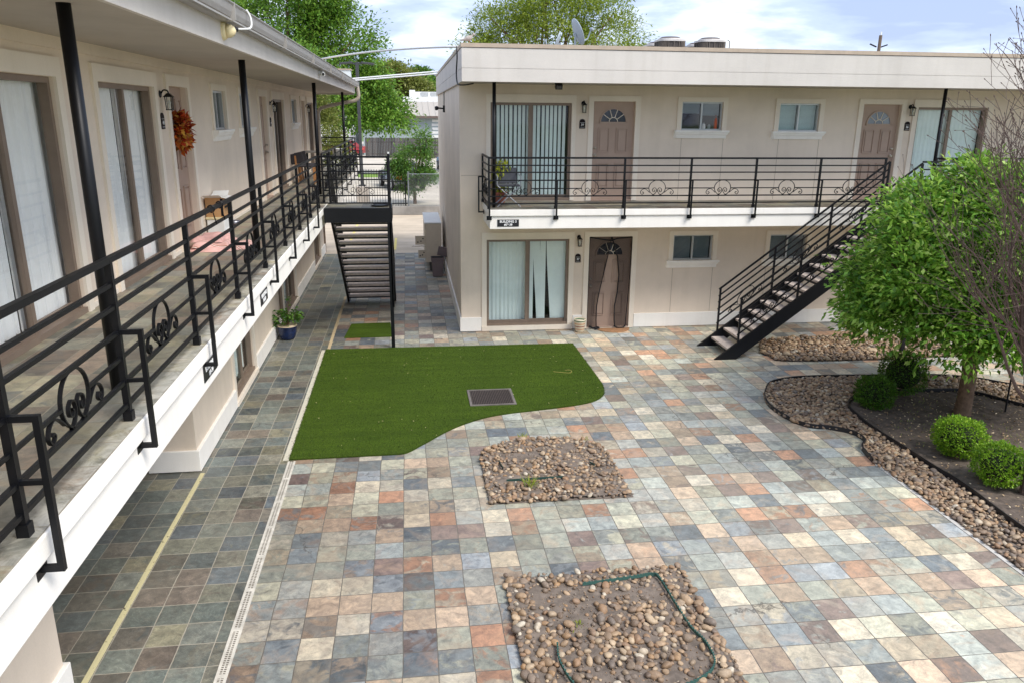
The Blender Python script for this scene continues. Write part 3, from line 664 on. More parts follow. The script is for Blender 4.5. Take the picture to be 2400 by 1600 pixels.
# gallery railing of the left building
LR = thing('gallery_railing', 'black scrolled railing along the near part of the left gallery, before the stair landing', 'railing', (-1.685, 8, ZF))
XR = -1.685
pl = [1.85, 3.24, 4.57, 6.15, 7.73, 9.31, 10.89, 12.42, 13.86]
rail_run(FE, -.2, 15.24, XR, ZF, LR, orn=[(a+b)/2 for a, b in zip(pl, pl[1:])]+[14.55])
for y in pl+[15.22]:
    post(FE, y, XR, ZF, LR)
    if y < 15: bracket(FE, y, XR, ZF, LR, .125, .09)
LR2 = thing('gallery_railing', 'black railing along the far end of the left gallery, past the stair landing', 'railing', (-1.685, 21, ZF))
pl2 = [16.15, 17.7, 19.25, 20.8, 22.35, 23.9, 25.4, 26.8]
rail_run(FE, 16.15, 26.82, XR, ZF, LR2, orn=[(a+b)/2 for a, b in zip(pl2, pl2[1:])])
for y in pl2:
    post(FE, y, XR, ZF, LR2); bracket(FE, y, XR, ZF, LR2, .125, .09)
F26 = lambda u, n, z: (u, 26.8-n, z)
rail_run(F26, -2.88, XR, 0, ZF, LR2); post(F26, -2.86, 0, ZF, LR2)

# wall fittings of the left building
lantern(FL, 10.27, 4.68, 'black wall lantern left of the door hung with the autumn wreath')
lantern(FL, 18.20, 4.66, 'black wall lantern on the left building above the gallery, second from the near end')
lantern(FL, 24.46, 4.64, 'black wall lantern on the left building nearest the far end of the gallery')
plaque(FL, 10.24, 4.44, '44', 'dark arched number plaque under the lantern next to the wreath door')
plaque(FL, 18.10, 4.34, '45', 'dark arched number plaque half way along the left gallery wall')
FS = lambda u, n, z: (-1.648+n, u, z)
FSI = lambda u, n, z: (-1.648+n, u, z)
sign(FS, 6.30, 2.565, 'BUILDING 1', '#1-14', 'black BUILDING 1 sign on the left slab edge, half hidden behind a railing bracket', False)
sign(FS, 8.83, 2.565, 'BUILDING 2', '#15-28', 'black two line sign on the left slab edge, farther along above the blue potted plant', False)
# cameras on the left fascia
FF = lambda u, n, z: (-1.62+n, u, z)
t = thing('dome_camera', 'cream dome security camera with a white cable on the left roof fascia', 'security camera', (-1.62, 7.8, 5.27))
MB().tube([(-1.62, 7.8, 5.265), (-1.6, 7.8, 5.265), (-1.585, 7.8, 5.265)], [.085, .08, .068], 18).build('base', CREAMP, t)
MB().tube([(-1.585, 7.8, 5.265), (-1.55, 7.8, 5.262), (-1.52, 7.8, 5.26), (-1.505, 7.8, 5.258)], [.062, .058, .04, .012], 18).build('dome', CREAMP, t, smooth=True)
MB().tube([(-1.53, 7.835, 5.28), (-1.505, 7.86, 5.285)], [.026, .022], 12).build('lens', SIGNB, t)
MB().tube(catmull([(-1.6, 7.86, 5.29), (-1.5, 8.0, 5.3), (-1.44, 8.18, 5.33), (-1.44, 8.22, 5.42), (-1.47, 8.2, 5.49)], 5), .009, 6).build('cable', WPLASTIC, t)
t = thing('bullet_camera', 'small white bullet security camera on the left roof fascia near the landing', 'security camera', (-1.62, 16.0, 5.27))
MB().tube([(-1.62, 16, 5.27), (-1.58, 16, 5.27)], .045, 12).build('mount', WPLASTIC, t)
MB().tube([(-1.57, 16.08, 5.28), (-1.53, 15.86, 5.25)], .038, 12).build('body', WPLASTIC, t)
MB().tube([(-1.53, 15.865, 5.251), (-1.527, 15.85, 5.249)], .026, 12).build('lens', SIGNB, t)
t = thing('rooftop_vent_box', 'pale square equipment box on the left roof by the overhead pipes', 'vent box', (-2.0, 26.2, 5.46))
MB().box(-2.15, -1.68, 25.9, 26.5, 5.46, 5.82).build('casing', simple('pale_galvanised', lin(206, 214, 214), .5), t, bevel=.01); MB().box(-2.18, -1.65, 25.87, 26.53, 5.82, 5.85).build('lid', FLASH, t)
# wreath
t = thing('wreath', 'round autumn wreath of red, orange and yellow leaves on the upper left door', 'wreath', (-2.95, 11.0, 4.33))
P = []; O = []
for i in range(520):
    a = random.uniform(0, 6.283); r = .15+random.gauss(0, .036); q = random.uniform(-.02, .1)
    P.append((-2.94+q+.02, 10.86+r*math.cos(a)*1.05, 4.31+r*math.sin(a))); O.append((.6, math.cos(a+random.uniform(-.8, .8)), math.sin(a+random.uniform(-.8, .8))))
def leaf_arrays(P, D, Ln, Wd, rnd=.8, droop=.2):
    P = np.asarray(P, float); D = np.asarray(D, float); n = len(P)
    d = D/np.maximum(np.linalg.norm(D, axis=1, keepdims=True), 1e-6)+RNG.normal(0, rnd*.6, (n, 3)); d[:, 2] -= droop
    d /= np.maximum(np.linalg.norm(d, axis=1, keepdims=True), 1e-6)
    s = np.cross(d, RNG.normal(0, 1, (n, 3))*.45+np.array([0, 0, 1.])); s /= np.maximum(np.linalg.norm(s, axis=1, keepdims=True), 1e-6)
    nn = np.cross(s, d); l = (Ln*RNG.uniform(.7, 1.25, n))[:, None]; w = (Wd*RNG.uniform(.75, 1.2, n))[:, None]
    V = np.empty((n, 4, 3)); V[:, 0] = P; V[:, 1] = P+d*l*.45+s*w*.5+nn*l*.1; V[:, 2] = P+d*l; V[:, 3] = P+d*l*.45-s*w*.5+nn*l*.1
    return V.reshape(-1, 3), np.arange(4*n).reshape(-1, 4)
V, F = leaf_arrays(P, O, .092, .064, .9, 0)
np_obj('leaves', V, F, AUT, t)
MB(FL).tube([(10.86+.15*math.cos(a), .03, 4.31+.15*math.sin(a)) for a in np.linspace(0, 6.283, 25)], .022, 6).build('twig_ring', BRK, t)

# ------------------------------------------------------------------ building 3
F3 = lambda u, n, z: (u, 16.28-n, z)
B3 = thing('apartment_building', 'beige two storey apartment block facing the courtyard with a flat white parapet roof', 'building', (8, 20, 0))
BX0, BX1, BY1 = 1.07, 24.0, 27.2
up = [(1.70, 3.37, ZF+.02, 4.78), (3.83, 4.71, ZF+.01, 4.82), (5.71, 6.60, 4.26, 4.83), (7.86, 8.76, 4.25, 4.82), (9.75, 10.63, ZF+.01, 4.82), (11.02, 12.68, ZF+.02, 4.77)]
lo = [(1.62, 3.40, .12, 2.0), (3.84, 4.79, .02, 2.04), (5.72, 6.62, 1.50, 2.05), (7.94, 8.80, 1.50, 2.04), (9.85, 10.75, .02, 2.04), (11.1, 12.8, .12, 2.0)]
m_ = MB(F3); panelled_wall(m_, BX0, BX1, 0, 5.13, up+lo, .14); m_.build('front_wall', STUCCO, B3)
MB().quad((BX0, 16.28, 0), (BX0, BY1, 0), (BX0, BY1, 5.13), (BX0, 16.28, 5.13)).quad((BX0, BY1, 0), (BX1, BY1, 0), (BX1, BY1, 5.13), (BX0, BY1, 5.13)).build('side_wall', STUCCO_END, B3)
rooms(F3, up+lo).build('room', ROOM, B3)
FB = lambda u, n, z: (u, 16.28-n, z)
fl38 = lambda f, a, b, mid, z0, z1: [vblinds(f, a, mid, z0, z1, -.15, seed=3), vblinds(f, mid-.04, b, z0, z1, -.15, seed=4)]
closed = lambda f, a, b, mid, z0, z1: [drape(f, a, mid+.03, z0, z1, -.15, .004, .1, 8), drape(f, mid+.03, b, z0, z1, -.155, .004, .1, 9)]
def bent(f, a, b, mid, z0, z1):
    m = MB(f)
    sl = [(mid+.0, .14, 0), (mid+.13, .15, .10), (mid+.29, .12, 0), (mid+.425, .19, .11), (mid+.58, .16, .05), (mid+.70, .09, -.02), (mid+.775, .12, 0)]
    for u, w, tilt in sl:
        k = 10
        for i in range(k):
            za, zb_ = z1-(z1-z0)*i/k, z1-(z1-z0)*(i+1)/k; sa, sb = tilt*(i/k)**1.3, tilt*((i+1)/k)**1.3
            m.quad((u+sa, -.16-.02*math.sin(i*.7), za), (u+w+sa*.6, -.15, za), (u+w+sb*.6, -.15, zb_), (u+sb, -.16-.02*math.sin((i+1)*.7), zb_))
    return [drape(f, a, mid, z0, z1, -.19, .006, .09, 10), m]
slider(F3, B3, *up[0], fl38, hd=.16, tw=.09); door(F3, B3, *up[1], knob=-1)
window(F3, B3, *up[2], blind=[(6.17, 6.57, 4.56, 4.82), (5.73, 6.14, 4.60, 4.82)], glass=GLASSD); window(F3, B3, *up[3], blind=[(7.88, 8.29, 4.27, 4.81), (8.31, 8.74, 4.27, 4.81)])
door(F3, B3, *up[4], knob=1, fanglass=FANGL); slider(F3, B3, *up[5], closed, hd=.16, tw=.11)
slider(F3, B3, *lo[0], bent, hd=.15, foot=.012); door(F3, B3, *lo[1], knob=-1, foot=.012)
window(F3, B3, *lo[2], blind=[(6.2, 6.58, 1.52, 2.03), (5.75, 6.15, 1.52, 2.03)], glass=GLASSD); window(F3, B3, *lo[3], blind=[(7.96, 8.36, 1.52, 2.02), (8.4, 8.78, 1.52, 2.02)], glass=GLASSD)
door(F3, B3, *lo[4], foot=.012); slider(F3, B3, *lo[5], closed, foot=.012)
# things on the kitchen sill behind the glass
m_ = MB(); m_.lathe((6.24, 16.38, 4.292), [(.04, 0), (.045, .03), (.035, .09), (.02, .1), (.02, .12)], 12); m_.lathe((6.37, 16.4, 4.292), [(.03, 0), (.03, .07), (.012, .09)], 10); m_.build('sill_jar', WPLASTIC, B3)
m_ = MB().lathe((6.50, 16.38, 4.292), [(.035, 0), (.038, .14), (.03, .2), (.012, .24), (.012, .28)], 12); m_.build('sill_bottle', simple('orange_bottle', lin(206, 92, 48), .4), B3)
# stucco control joints
J = simple('joint_line', lin(168, 152, 132), .9)
for u in (5.74, 6.66, 7.9, 8.82):
    MB(F3).box(u-.004, u+.004, -.005, .0025, ZF+.02, 4.09).build('control_joint', J, B3); MB(F3).box(u-.004, u+.004, -.005, .0025, .33, 1.32).build('control_joint', J, B3)
MB(F3).box(BX0+.02, 1.52, -.005, .0025, 3.33, 3.338).build('control_joint', J, B3)
# plinth
for a, b in ((BX0-.03, 1.505), (3.515, 3.725), (4.905, 9.735), (10.865, 10.985), (12.915, BX1)): MB(F3).box(a, b, -.02, .035, .012, .315).build('plinth', WHITE, B3, bevel=.005)
MB(F3).box(BX0-.03, BX0+.02, -10.9, -.02, .012, .315).build('plinth', WHITE, B3, bevel=.005)
MB(F3).box(1.51, 3.51, -.1, .05, .012, .115).build('door_step', TRIM, B3); MB(F3).box(3.73, 4.90, -.1, .04, .012, .018).build('door_step', TRIM, B3)
# slab with balcony floor
SY = 14.88
m_ = MB().box(1.53, BX1, SY, 16.27, 2.67, ZF-.006).build('slab_lip', WHITE, B3, bevel=.008)
MB().box(1.545, BX1, SY+.03, 16.27, 2.42, 2.668).build('slab_edge', WHITE, B3, bevel=.006)
MB().quad((1.535, SY+.005, ZF), (BX1, SY+.005, ZF), (BX1, 16.28, ZF), (1.535, 16.28, ZF)).build('tile_floor', SLATEB3, B3)
# roof with parapet
RX0, RY0 = 1.025, 14.83
MB().box(RX0+.03, BX1, RY0+.03, BY1, 5.13, 5.2).build('soffit', SOFFIT, B3)
m_ = MB().box(RX0, BX1, RY0, RY0+.2, 5.12, 5.345).box(RX0, BX1, RY0, RY0+.2, 5.355, 5.70).box(RX0+.006, BX1, RY0+.006, RY0+.19, 5.34, 5.36)
m_.box(RX0, RX0+.2, RY0+.2, BY1, 5.12, 5.345).box(RX0, RX0+.2, RY0+.2, BY1, 5.355, 5.70).box(RX0+.006, RX0+.19, RY0+.2, BY1, 5.34, 5.36)
m_.build('parapet', FASCIA, B3)
m_ = MB().box(RX0-.012, BX1, RY0-.012, RY0+.22, 5.705, 5.775).box(RX0-.012, RX0+.22, RY0+.22, BY1, 5.705, 5.775)
for x in (4.0, 6.6, 8.6, 11.2, 14): m_.box(x, x+.006, RY0-.0145, RY0+.1, 5.704, 5.7775)
m_.build('coping', FLASH, B3)
MB().box(RX0-.004, BX1, RY0-.004, RY0+.1, 5.695, 5.705).box(RX0-.004, RX0+.1, RY0+.1, BY1, 5.695, 5.705).build('drip_edge', simple('dark_drip', lin(84, 72, 66), .6), B3)
MB().box(RX0+.1, BX1, RY0+.1, BY1, 5.5, 5.6).build('roof_deck', simple('roof_membrane', lin(150, 146, 140), .9), B3)
for x in (1.655, 10.84): MB().tube([(x, 15.2, ZF), (x, 15.2, 5.14)], .034, 14).build('roof_post', BLACK, B3, smooth=True)
# black cable on the corner of the parapet and conduit
m_ = MB().tube(catmull([(1.012, 15.95, 5.80), (1.008, 15.9, 5.72), (1.01, 15.9, 5.6), (1.012, 16.05, 5.5), (1.01, 16.2, 5.32), (1.01, 16.0, 5.15), (1.03, 15.75, 5.09), (1.15, 15.6, 5.085), (1.3, 15.55, 5.11)], 6), .012, 6)
m_.build('cable', BLACK, B3)
# railings
RB = thing('balcony_railing', 'black railing with round scrolls along the balcony of the flat roofed block', 'railing', (5.5, 14.97, ZF))
FR = lambda u, n, z: (u, 14.96-n, z)
ps = [1.53, 2.83, 4.18, 5.52, 6.86, 8.21, 9.60]
rail_run(FR, 1.53, 9.62, 0, ZF, RB, orn=[(a+b)/2 for a, b in zip(ps, ps[1:])])
for u in ps:
    post(FR, u, 0, ZF, RB); 
    if u < 9: bracket(FR, u, 0, ZF, RB, .13, .06)
FRL = lambda u, n, z: (1.53-n, u, z)
rail_run(FRL, 14.96, 16.25, 0, ZF, RB, orn=[15.6]); bracket(FRL, 15.9, 0, ZF, RB, .11, .1); post(FRL, 16.23, 0, ZF, RB)
RB2 = thing('balcony_railing', 'black metal balcony railing to the right of the right stairs, behind the green tree', 'railing', (12, 14.97, ZF))
ps = [10.70, 12.05, 13.4, 14.75]
rail_run(FR, 10.70, 14.78, 0, ZF, RB2, orn=[(a+b)/2 for a, b in zip(ps, ps[1:])])
for u in ps: post(FR, u, 0, ZF, RB2); bracket(FR, u, 0, ZF, RB2, .13, .06)
lantern(F3, 3.61, 4.70, 'dark wall lantern beside the upper door numbered 38'); lantern(F3, 3.61, 1.96, 'dark wall lantern beside the ground floor door with the mesh curtain'); lantern(F3, 10.84, 4.70, 'black wall lantern beside the upper door numbered 36')
plaque(F3, 3.60, 4.37, '38', 'dark arched number plaque reading 38'); plaque(F3, 3.60, 1.575, '37', 'dark arched number plaque reading 37'); plaque(F3, 10.82, 4.37, '36', 'dark arched number plaque reading 36')
sign(lambda u, n, z: (u, SY+.03-n, z), 1.90, 2.535, 'BUILDING 3', '#29-38', 'black BUILDING 3 sign on the slab edge of the flat roofed block')
t = thing('floodlight', 'small dark floodlight under the front edge of the flat roof', 'floodlight', (2.9, 15.3, 5.13))
MB().box(2.87, 2.93, 15.27, 15.33, 5.09, 5.13).build('mount', BLACK, t); MB().bar((2.9, 15.34, 5.10), (2.9, 15.24, 5.05), .13, .09).build('housing', BLACK, t); MB().bar((2.9, 15.245, 5.052), (2.9, 15.235, 5.047), .10, .065).build('lens', LAMPG, t)
t = thing('security_light', 'dark arm mounted light on the shaded end wall of the block', 'wall light', (1.07, 22.4, 4.7))
MB().box(1.02, 1.07, 22.33, 22.47, 4.58, 4.76).build('base', BLACK, t); MB().tube([(1.03, 22.4, 4.68), (.88, 22.4, 4.69)], .02, 8).build('arm', BLACK, t)
MB().tube([(.9, 22.4, 4.69), (.86, 22.4, 4.69), (.8, 22.4, 4.68)], [.03, .06, .05], 10).build('head', BLACK, t); MB().tube([(1.05, 22.4, 4.75), (1.055, 22.4, 5.12)], .012, 6).build('conduit', BLACK, t)

# ------------------------------------------------------------------ stairs
def stair_flight(t, f, width, n, z0, rise, u0, run, n0=0):
    """f maps (u along the climb, n across 0..width, z)"""
    sl = rise/run; th = .30; ub = u0-z0/sl; ue = u0+run*n+.02; ze = (ue-ub)*sl
    for a in (0, width-.05):
        m = MB(f); pr = [(ub-.02, .001), (ub+.02+th/sl, .001), (ue, ze-th), (ue, ze)]
        m.add([(u, a, z) for u, z in pr]+[(u, a+.05, z) for u, z in pr], [(0, 1, 2, 3), (7, 6, 5, 4), (0, 4, 5, 1), (1, 5, 6, 2), (2, 6, 7, 3), (3, 7, 4, 0)])
        m.build('stringer', BLACK, t)
    for i in range(n):
        u, z = u0+run*i, z0+rise*i
        MB(f).box(u, u+run+.03, .055, width-.055, z-.045, z).build('tread', TREAD, t, bevel=.006)
        MB(f).box(u-.006, u+.02, .052, width-.052, z-.085, z-.046).box(u+run, u+run+.036, .052, width-.052, z-.075, z-.046).build('tread_angle', BLACK, t)
    return sl, ub
def stair_rail(t, f, n, us, zs, sl, w=.023):
    """us: post positions along the climb; zs: top rail height at us[0]"""
    lv = [0, -.14, -.27, -.42, -.57, -.71]
    orn = [(a+b)/2 for a, b in zip(us, us[1:])]
    for i, d in enumerate(lv):
        ww = .031 if i == 0 else w; m = MB(f)
        segs = [(us[0]-.03, us[-1])]
        if i == 4: 
            c = [us[0]]
            for o in orn: c += [o-.16, o+.16]
            c.append(us[-1]); segs = list(zip(c[::2], c[1::2]))
        for a, b in segs: MB(f).bar((a, n, zs+d+sl*(a-us[0])), (b, n, zs+d+sl*(b-us[0])), ww, ww).build('handrail' if i == 0 else 'rail', BLACK, t)
    for u in us:
        MB(f).box(u-.017, u+.017, n-.017, n+.017, zs+sl*(u-us[0])-.93, zs+sl*(u-us[0])).build('post', BLACK, t)
    for o in orn: ornament(f, o, n, zs-.96+sl*(o-us[0]), t, sl)
ST2 = thing('staircase', 'black steel staircase with concrete treads rising to the right before the flat roofed block', 'staircase', (6, 14.3, 0))
FS2 = lambda u, n, z: (u, 13.77+n, z)
stair_flight(ST2, FS2, .99, 14, .2, .1857, 6.11, .245)
sl = .1857/.245
stair_rail(ST2, FS2, .02, [6.28, 7.40, 8.51, 9.60], 1.215, sl); stair_rail(ST2, FS2, .97, [6.24, 7.33, 8.44, 9.55], 1.20, sl)
MB().box(9.56, 10.70, 13.80, 14.87, 2.72, ZF-.002).build('landing', TREAD, ST2)
MB().box(9.56, 10.75, 13.76, 13.80, 2.50, ZF+.005).box(10.70, 10.75, 13.80, 14.86, 2.50, ZF+.005).build('landing_beam', BLACK, ST2)
FL2 = lambda u, n, z: (u, 13.79-n, z)
rail_run(FL2, 9.60, 10.72, 0, ZF, ST2, orn=[10.16]); post(FL2, 10.70, 0, ZF, ST2)
FL3 = lambda u, n, z: (10.72+n, u, z)
rail_run(FL3, 13.79, 14.9, 0, ZF, ST2, orn=[14.35])
for x in (9.75, 10.72): MB().box(x-.035, x+.035, 13.74, 13.81, .002, 2.5).build('support_post', BLACK, ST2)

ST1 = thing('staircase', 'black steel outdoor staircase with a landing beside the left gallery, descending away from the viewer', 'staircase', (-1, 16.5, 0))
FS1 = lambda u, n, z: (-1.575+n, 36.0-u, z)       # climbs towards the viewer
# bottom nosing at y=19.46  -> u=16.54
stair_flight(ST1, FS1, 1.20, 14, .2, .1857, 36.0-19.46, .245)
us = [36-19.35, 36-18.3, 36-17.2, 36-16.08]
stair_rail(ST1, FS1, .02, us, 1.22, sl); stair_rail(ST1, FS1, 1.18, us, 1.22, sl)
MB().box(-1.60, -.36, 15.27, 16.06, 2.72, ZF-.004).build('landing', SLATEB3, ST1)
MB().box(-1.60, -.34, 15.20, 15.265, 2.53, ZF+.004).box(-.355, -.32, 15.265, 16.06, 2.53, ZF+.004).box(-1.60, -.36, 16.062, 16.10, 2.53, ZF).build('landing_beam', BLACK, ST1)
MB().box(-.415, -.345, 15.19, 15.26, .002, 2.53).box(-.37, -.33, 15.19, 15.25, .85, 2.53).build('support_post', BLACK, ST1)
FLA = lambda u, n, z: (u, 15.24-n, z)
rail_run(FLA, -1.66, -.35, 0, ZF, ST1, orn=[-.98])
MB().box(-.37, -.33, 15.22, 15.26, ZF, ZF+1.02).build('post', BLACK, ST1); MB().box(-.367, -.333, 15.223, 15.257, ZF+1.02, ZF+1.05).build('post_cap', WPLASTIC, ST1)
FLB = lambda u, n, z: (-.35+n, u, z)
rail_run(FLB, 15.24, 16.1, 0, ZF, ST1)
t = thing('metal_tray', 'dark round shallow tray lying on the left stair landing', 'tray', (-.55, 15.6, ZF))
MB().lathe((-.55, 15.62, ZF), [(.16, .002), (.17, .012), (.19, .03), (.175, .03), (.155, .014)], 24).build('dish', BLACK, t)
MB().box(-.72, -.68, 15.60, 15.64, ZF+.022, ZF+.03).build('handle', BRASS, t)

t = thing('wire_crate', 'black slatted crate standing at the top of the right stairs', 'crate', (9.9, 14.3, ZF))
m_ = MB(); x0, x1, y0, y1 = 9.62, 10.12, 14.05, 14.45
for z in (.0, .07, .14, .21): m_.box(x0, x1, y0, y0+.012, ZF+z, ZF+z+.045); m_.box(x0, x1, y1-.012, y1, ZF+z, ZF+z+.045); m_.box(x0, x0+.012, y0, y1, ZF+z, ZF+z+.045); m_.box(x1-.012, x1, y0, y1, ZF+z, ZF+z+.045)
for a, b in ((x0, y0), (x1, y0), (x1, y1), (x0, y1)): m_.box(a-.012, a+.012, b-.012, b+.012, ZF, ZF+.27)
m_.box(x0, x1, y0, y1, ZF+.004, ZF+.012); m_.build('slatted_body', BLACK, t)
MB().box(x0-.012, x1+.012, y0-.014, y0, ZF+.255, ZF+.275).box(x0-.012, x1+.012, y1, y1+.014, ZF+.255, ZF+.275).build('rim', BLACK, t)

# ------------------------------------------------------------------ planting beds and stones
def ico(sub):
    bm = bmesh.new(); bmesh.ops.create_icosphere(bm, subdivisions=sub, radius=1); V = np.array([v.co[:] for v in bm.verts]); F = np.array([[v.index for v in f.verts] for f in bm.faces]); bm.free(); return V, F
IV, IF = ico(2)
def stone_variants(k):
    out = []
    for i in range(k):
        V = IV.copy()
        for _ in range(7):                                   # flatten random facets, as worn river stones
            d = RNG.normal(0, 1, 3); d /= np.linalg.norm(d); h = RNG.uniform(.6, .9); pr = V@d
            V -= np.outer(np.maximum(pr-h, 0)*.75, d)
        V *= 1+.05*np.sin(V[:, [1, 2, 0]]*RNG.uniform(2, 4, 3)+RNG.uniform(0, 6, 3)); out.append(V)
    return out
SV = stone_variants(12)
def rotz(a): c, s = np.cos(a), np.sin(a); return np.array([[c, -s, 0], [s, c, 0], [0, 0, 1]])
def scatter(poly, n, dmin, zfun, sizes, excl=None):
    P = np.array(poly); lo, hi = P.min(0), P.max(0); pts = []; cell = {}
    tries = 0
    while len(pts) < n and tries < n*30:
        tries += 1; x, y = RNG.uniform(lo, hi)
        if not inside(x, y, poly) or (excl and excl(x, y)): continue
        k = (int(x/dmin), int(y/dmin)); ok = True
        for i in (-1, 0, 1):
            for j in (-1, 0, 1):
                for q in cell.get((k[0]+i, k[1]+j), ()):
                    if (q[0]-x)**2+(q[1]-y)**2 < dmin*dmin: ok = False
        if ok: cell.setdefault(k, []).append((x, y)); pts.append((x, y))
    return pts
def stone_heap(name, pts, size, z0, matl, par, top=.02):
    Vs = []; Fs = []; b = 0
    for x, y in pts:
        V = SV[RNG.integers(12)]; s = size*RNG.lognormal(0, .28); sc = np.array([RNG.uniform(.85, 1.35), RNG.uniform(.7, 1), RNG.uniform(.5, .8)])*s/2
        W = (V*sc)@rotz(RNG.uniform(0, 6.28)).T; t = RNG.normal(0, .2, 2); W[:, 2] += W[:, 0]*t[0]+W[:, 1]*t[1]
        Vs.append(W+np.array([x, y, z0(x, y)+s*.2+RNG.uniform(0, top)])); Fs.append(IF+b); b += len(V)
    return np_obj(name, np.vstack(Vs), np.vstack(Fs), matl, par, True)
def soil_bed(name, poly, h, m, par=None, res=.05, seed=0):
    P = np.array(poly); lo, hi = P.min(0), P.max(0); nx, ny = int((hi[0]-lo[0])/res)+1, int((hi[1]-lo[1])/res)+1
    xs, ys = np.linspace(lo[0], hi[0], nx), np.linspace(lo[1], hi[1], ny); g = np.random.default_rng(seed)
    Z = g.normal(0, 1, (nx, ny)); 
    for _ in range(3): Z = (Z+np.roll(Z, 1, 0)+np.roll(Z, 1, 1)+np.roll(Z, -1, 0)+np.roll(Z, -1, 1))/5
    Z = Z/np.abs(Z).max(); vid = {}; V = []; F = []
    ins = [[inside(x, y, poly) for y in ys] for x in xs]
    for i in range(nx-1):
        for j in range(ny-1):
            if ins[i][j] and ins[i+1][j] and ins[i][j+1] and ins[i+1][j+1]:
                q = []
                for a, b in ((i, j), (i+1, j), (i+1, j+1), (i, j+1)):
                    if (a, b) not in vid: vid[(a, b)] = len(V); V.append((xs[a], ys[b], .012+h*(Z[a, b]*.5+.5)))
                    q.append(vid[(a, b)])
                F.append(q)
    o = np_obj(name, V, F, m, par, True); return o
def flat(poly, z, name, m):
    o = MB().add([(x, y, z) for x, y in poly], [tuple(range(len(poly)))]).build(name, m); return tag(o, kind='structure')
# bed A: arched bed in the middle of the courtyard
bA = [(.88, 8.47), (2.68, 8.46), (2.69, 9.85)]+[(1.785+.905*math.cos(a), 9.85+.52*math.sin(a)) for a in np.linspace(.15, math.pi-.15, 14)]+[(.88, 9.85)]
bB = [(.86, 4.75), (2.70, 4.75), (2.72, 6.88), (.86, 6.89)]
for poly, nm in ((bA, 'soil'), (bB, 'soil')):
    flat(poly, .004, nm, SOIL); tag(soil_bed(nm, poly, .035, SOIL, seed=len(poly)), kind='structure')
bare = lambda x, y: (((x-1.55)/.26)**2+((y-9.75)/.16)**2 < 1 and RNG.random() < .8) or (((x-2.1)/.2)**2+((y-9.95)/.15)**2 < 1 and RNG.random() < .8) or (((x-1.3)/.25)**2+((y-8.95)/.12)**2 < 1 and RNG.random() < .6)
ptsA = scatter(bA, 820, .036, None, None, bare)
tag(stone_heap('river_stones', ptsA, .054, lambda x, y: .012, STONE, None), 'brown river stones covering the arched bed in the middle of the courtyard', 'river stones', kind='stuff')
def bareB(x, y):
    e = min(x-.86, 2.7-x, 6.89-y)
    if e < .24: return RNG.random() < .08
    if ((x-1.95)/.42)**2+((y-5.85)/.5)**2 < 1: return RNG.random() < .12
    if ((x-1.6)/.35)**2+((y-6.2)/.35)**2 < 1: return RNG.random() < .9
    return RNG.random() < .8
ptsB = scatter(bB, 760, .043, None, None, bareB); ptsB.sort(key=lambda p: p[1])
vis = [p for p in ptsB if p[1] > 5.32]; near = vis[:300]; rest = [p for p in ptsB if p not in set(near)]
tag(stone_heap('river_stones', rest, .058, lambda x, y: .012, STONE, None), 'brown river stones filling the far part of the nearest bed in the courtyard', 'river stones', kind='stuff')
sm = []
for V in SV:
    me = bpy.data.meshes.new('river_stone'); me.from_pydata((V*.5).tolist(), [], IF.tolist()); me.materials.append(STONEO); me.polygons.foreach_set('use_smooth', [True]*len(me.polygons)); me.update(); sm.append(me)
for x, y in near:
    o = bpy.data.objects.new('river_stone', random.choice(sm)); COL.objects.link(o); s = .062*math.exp(random.gauss(0, .27))
    o.scale = (s*random.uniform(.9, 1.4), s*random.uniform(.75, 1), s*random.uniform(.55, .85)); o.rotation_euler = (random.gauss(0, .2), random.gauss(0, .2), random.uniform(0, 6.28)); o.location = (x, y, .025+s*.22)
    tag(o, 'smooth brown river stone lying in the nearest bed of the courtyard', 'stone', 'river stones in the nearest bed')
# tiny gravel grit in both beds
def grit(poly, n, size, z, name, lab):
    pts = scatter(poly, n, .008, None, None); V = []; F = []; b = 0; TV = np.array([[1, 0, -.6], [-.5, .87, -.6], [-.5, -.87, -.6], [0, 0, .8]]); TF = np.array([[0, 1, 3], [1, 2, 3], [2, 0, 3], [0, 2, 1]])
    for x, y in pts: V.append((TV*size*RNG.uniform(.4, 1.4))@rotz(RNG.uniform(0, 6)).T+np.array([x, y, z+RNG.uniform(0, .012)])); F.append(TF+b); b += 4
    return tag(np_obj(name, np.vstack(V), np.vstack(F), STONE), lab, 'gravel', kind='stuff')
grit(bB, 1500, .009, .03, 'gravel', 'fine pale grit on the bare soil of the nearest bed'); grit(bA, 900, .009, .03, 'gravel', 'fine pale grit on the soil of the arched bed')
# green edging strip in the nearest bed
pth = catmull([(1.62, 6.62, .06), (2.15, 6.68, .06), (2.36, 6.70, .06), (2.42, 6.62, .06), (2.44, 6.2, .06), (2.46, 5.85, .06), (2.52, 5.6, .06), (2.5, 5.35, .06), (2.36, 5.2, .06), (2.1, 5.1, .06), (1.5, 5.02, .06), (1.28, 5.15, .06), (1.18, 5.5, .06), (1.2, 5.75, .06)], 8)
m_ = MB().ribbon(pth, (0, 0, 1), .034, .005); 
for i in range(0, len(pth)-1, 1):
    p, q = Vector(pth[i]), Vector(pth[i+1]); c = (p+q)/2; m_.bar(c+Vector((0, 0, .012)), c+Vector((0, 0, .026)), .018, .006)
tag(m_.build('garden_edging', simple('green_plastic', lin(58, 96, 88), .6)), 'green scalloped plastic edging strip looping through the nearest stone bed', 'garden edging')
DGP = simple('dark_green_plastic', lin(40, 72, 66), .6)
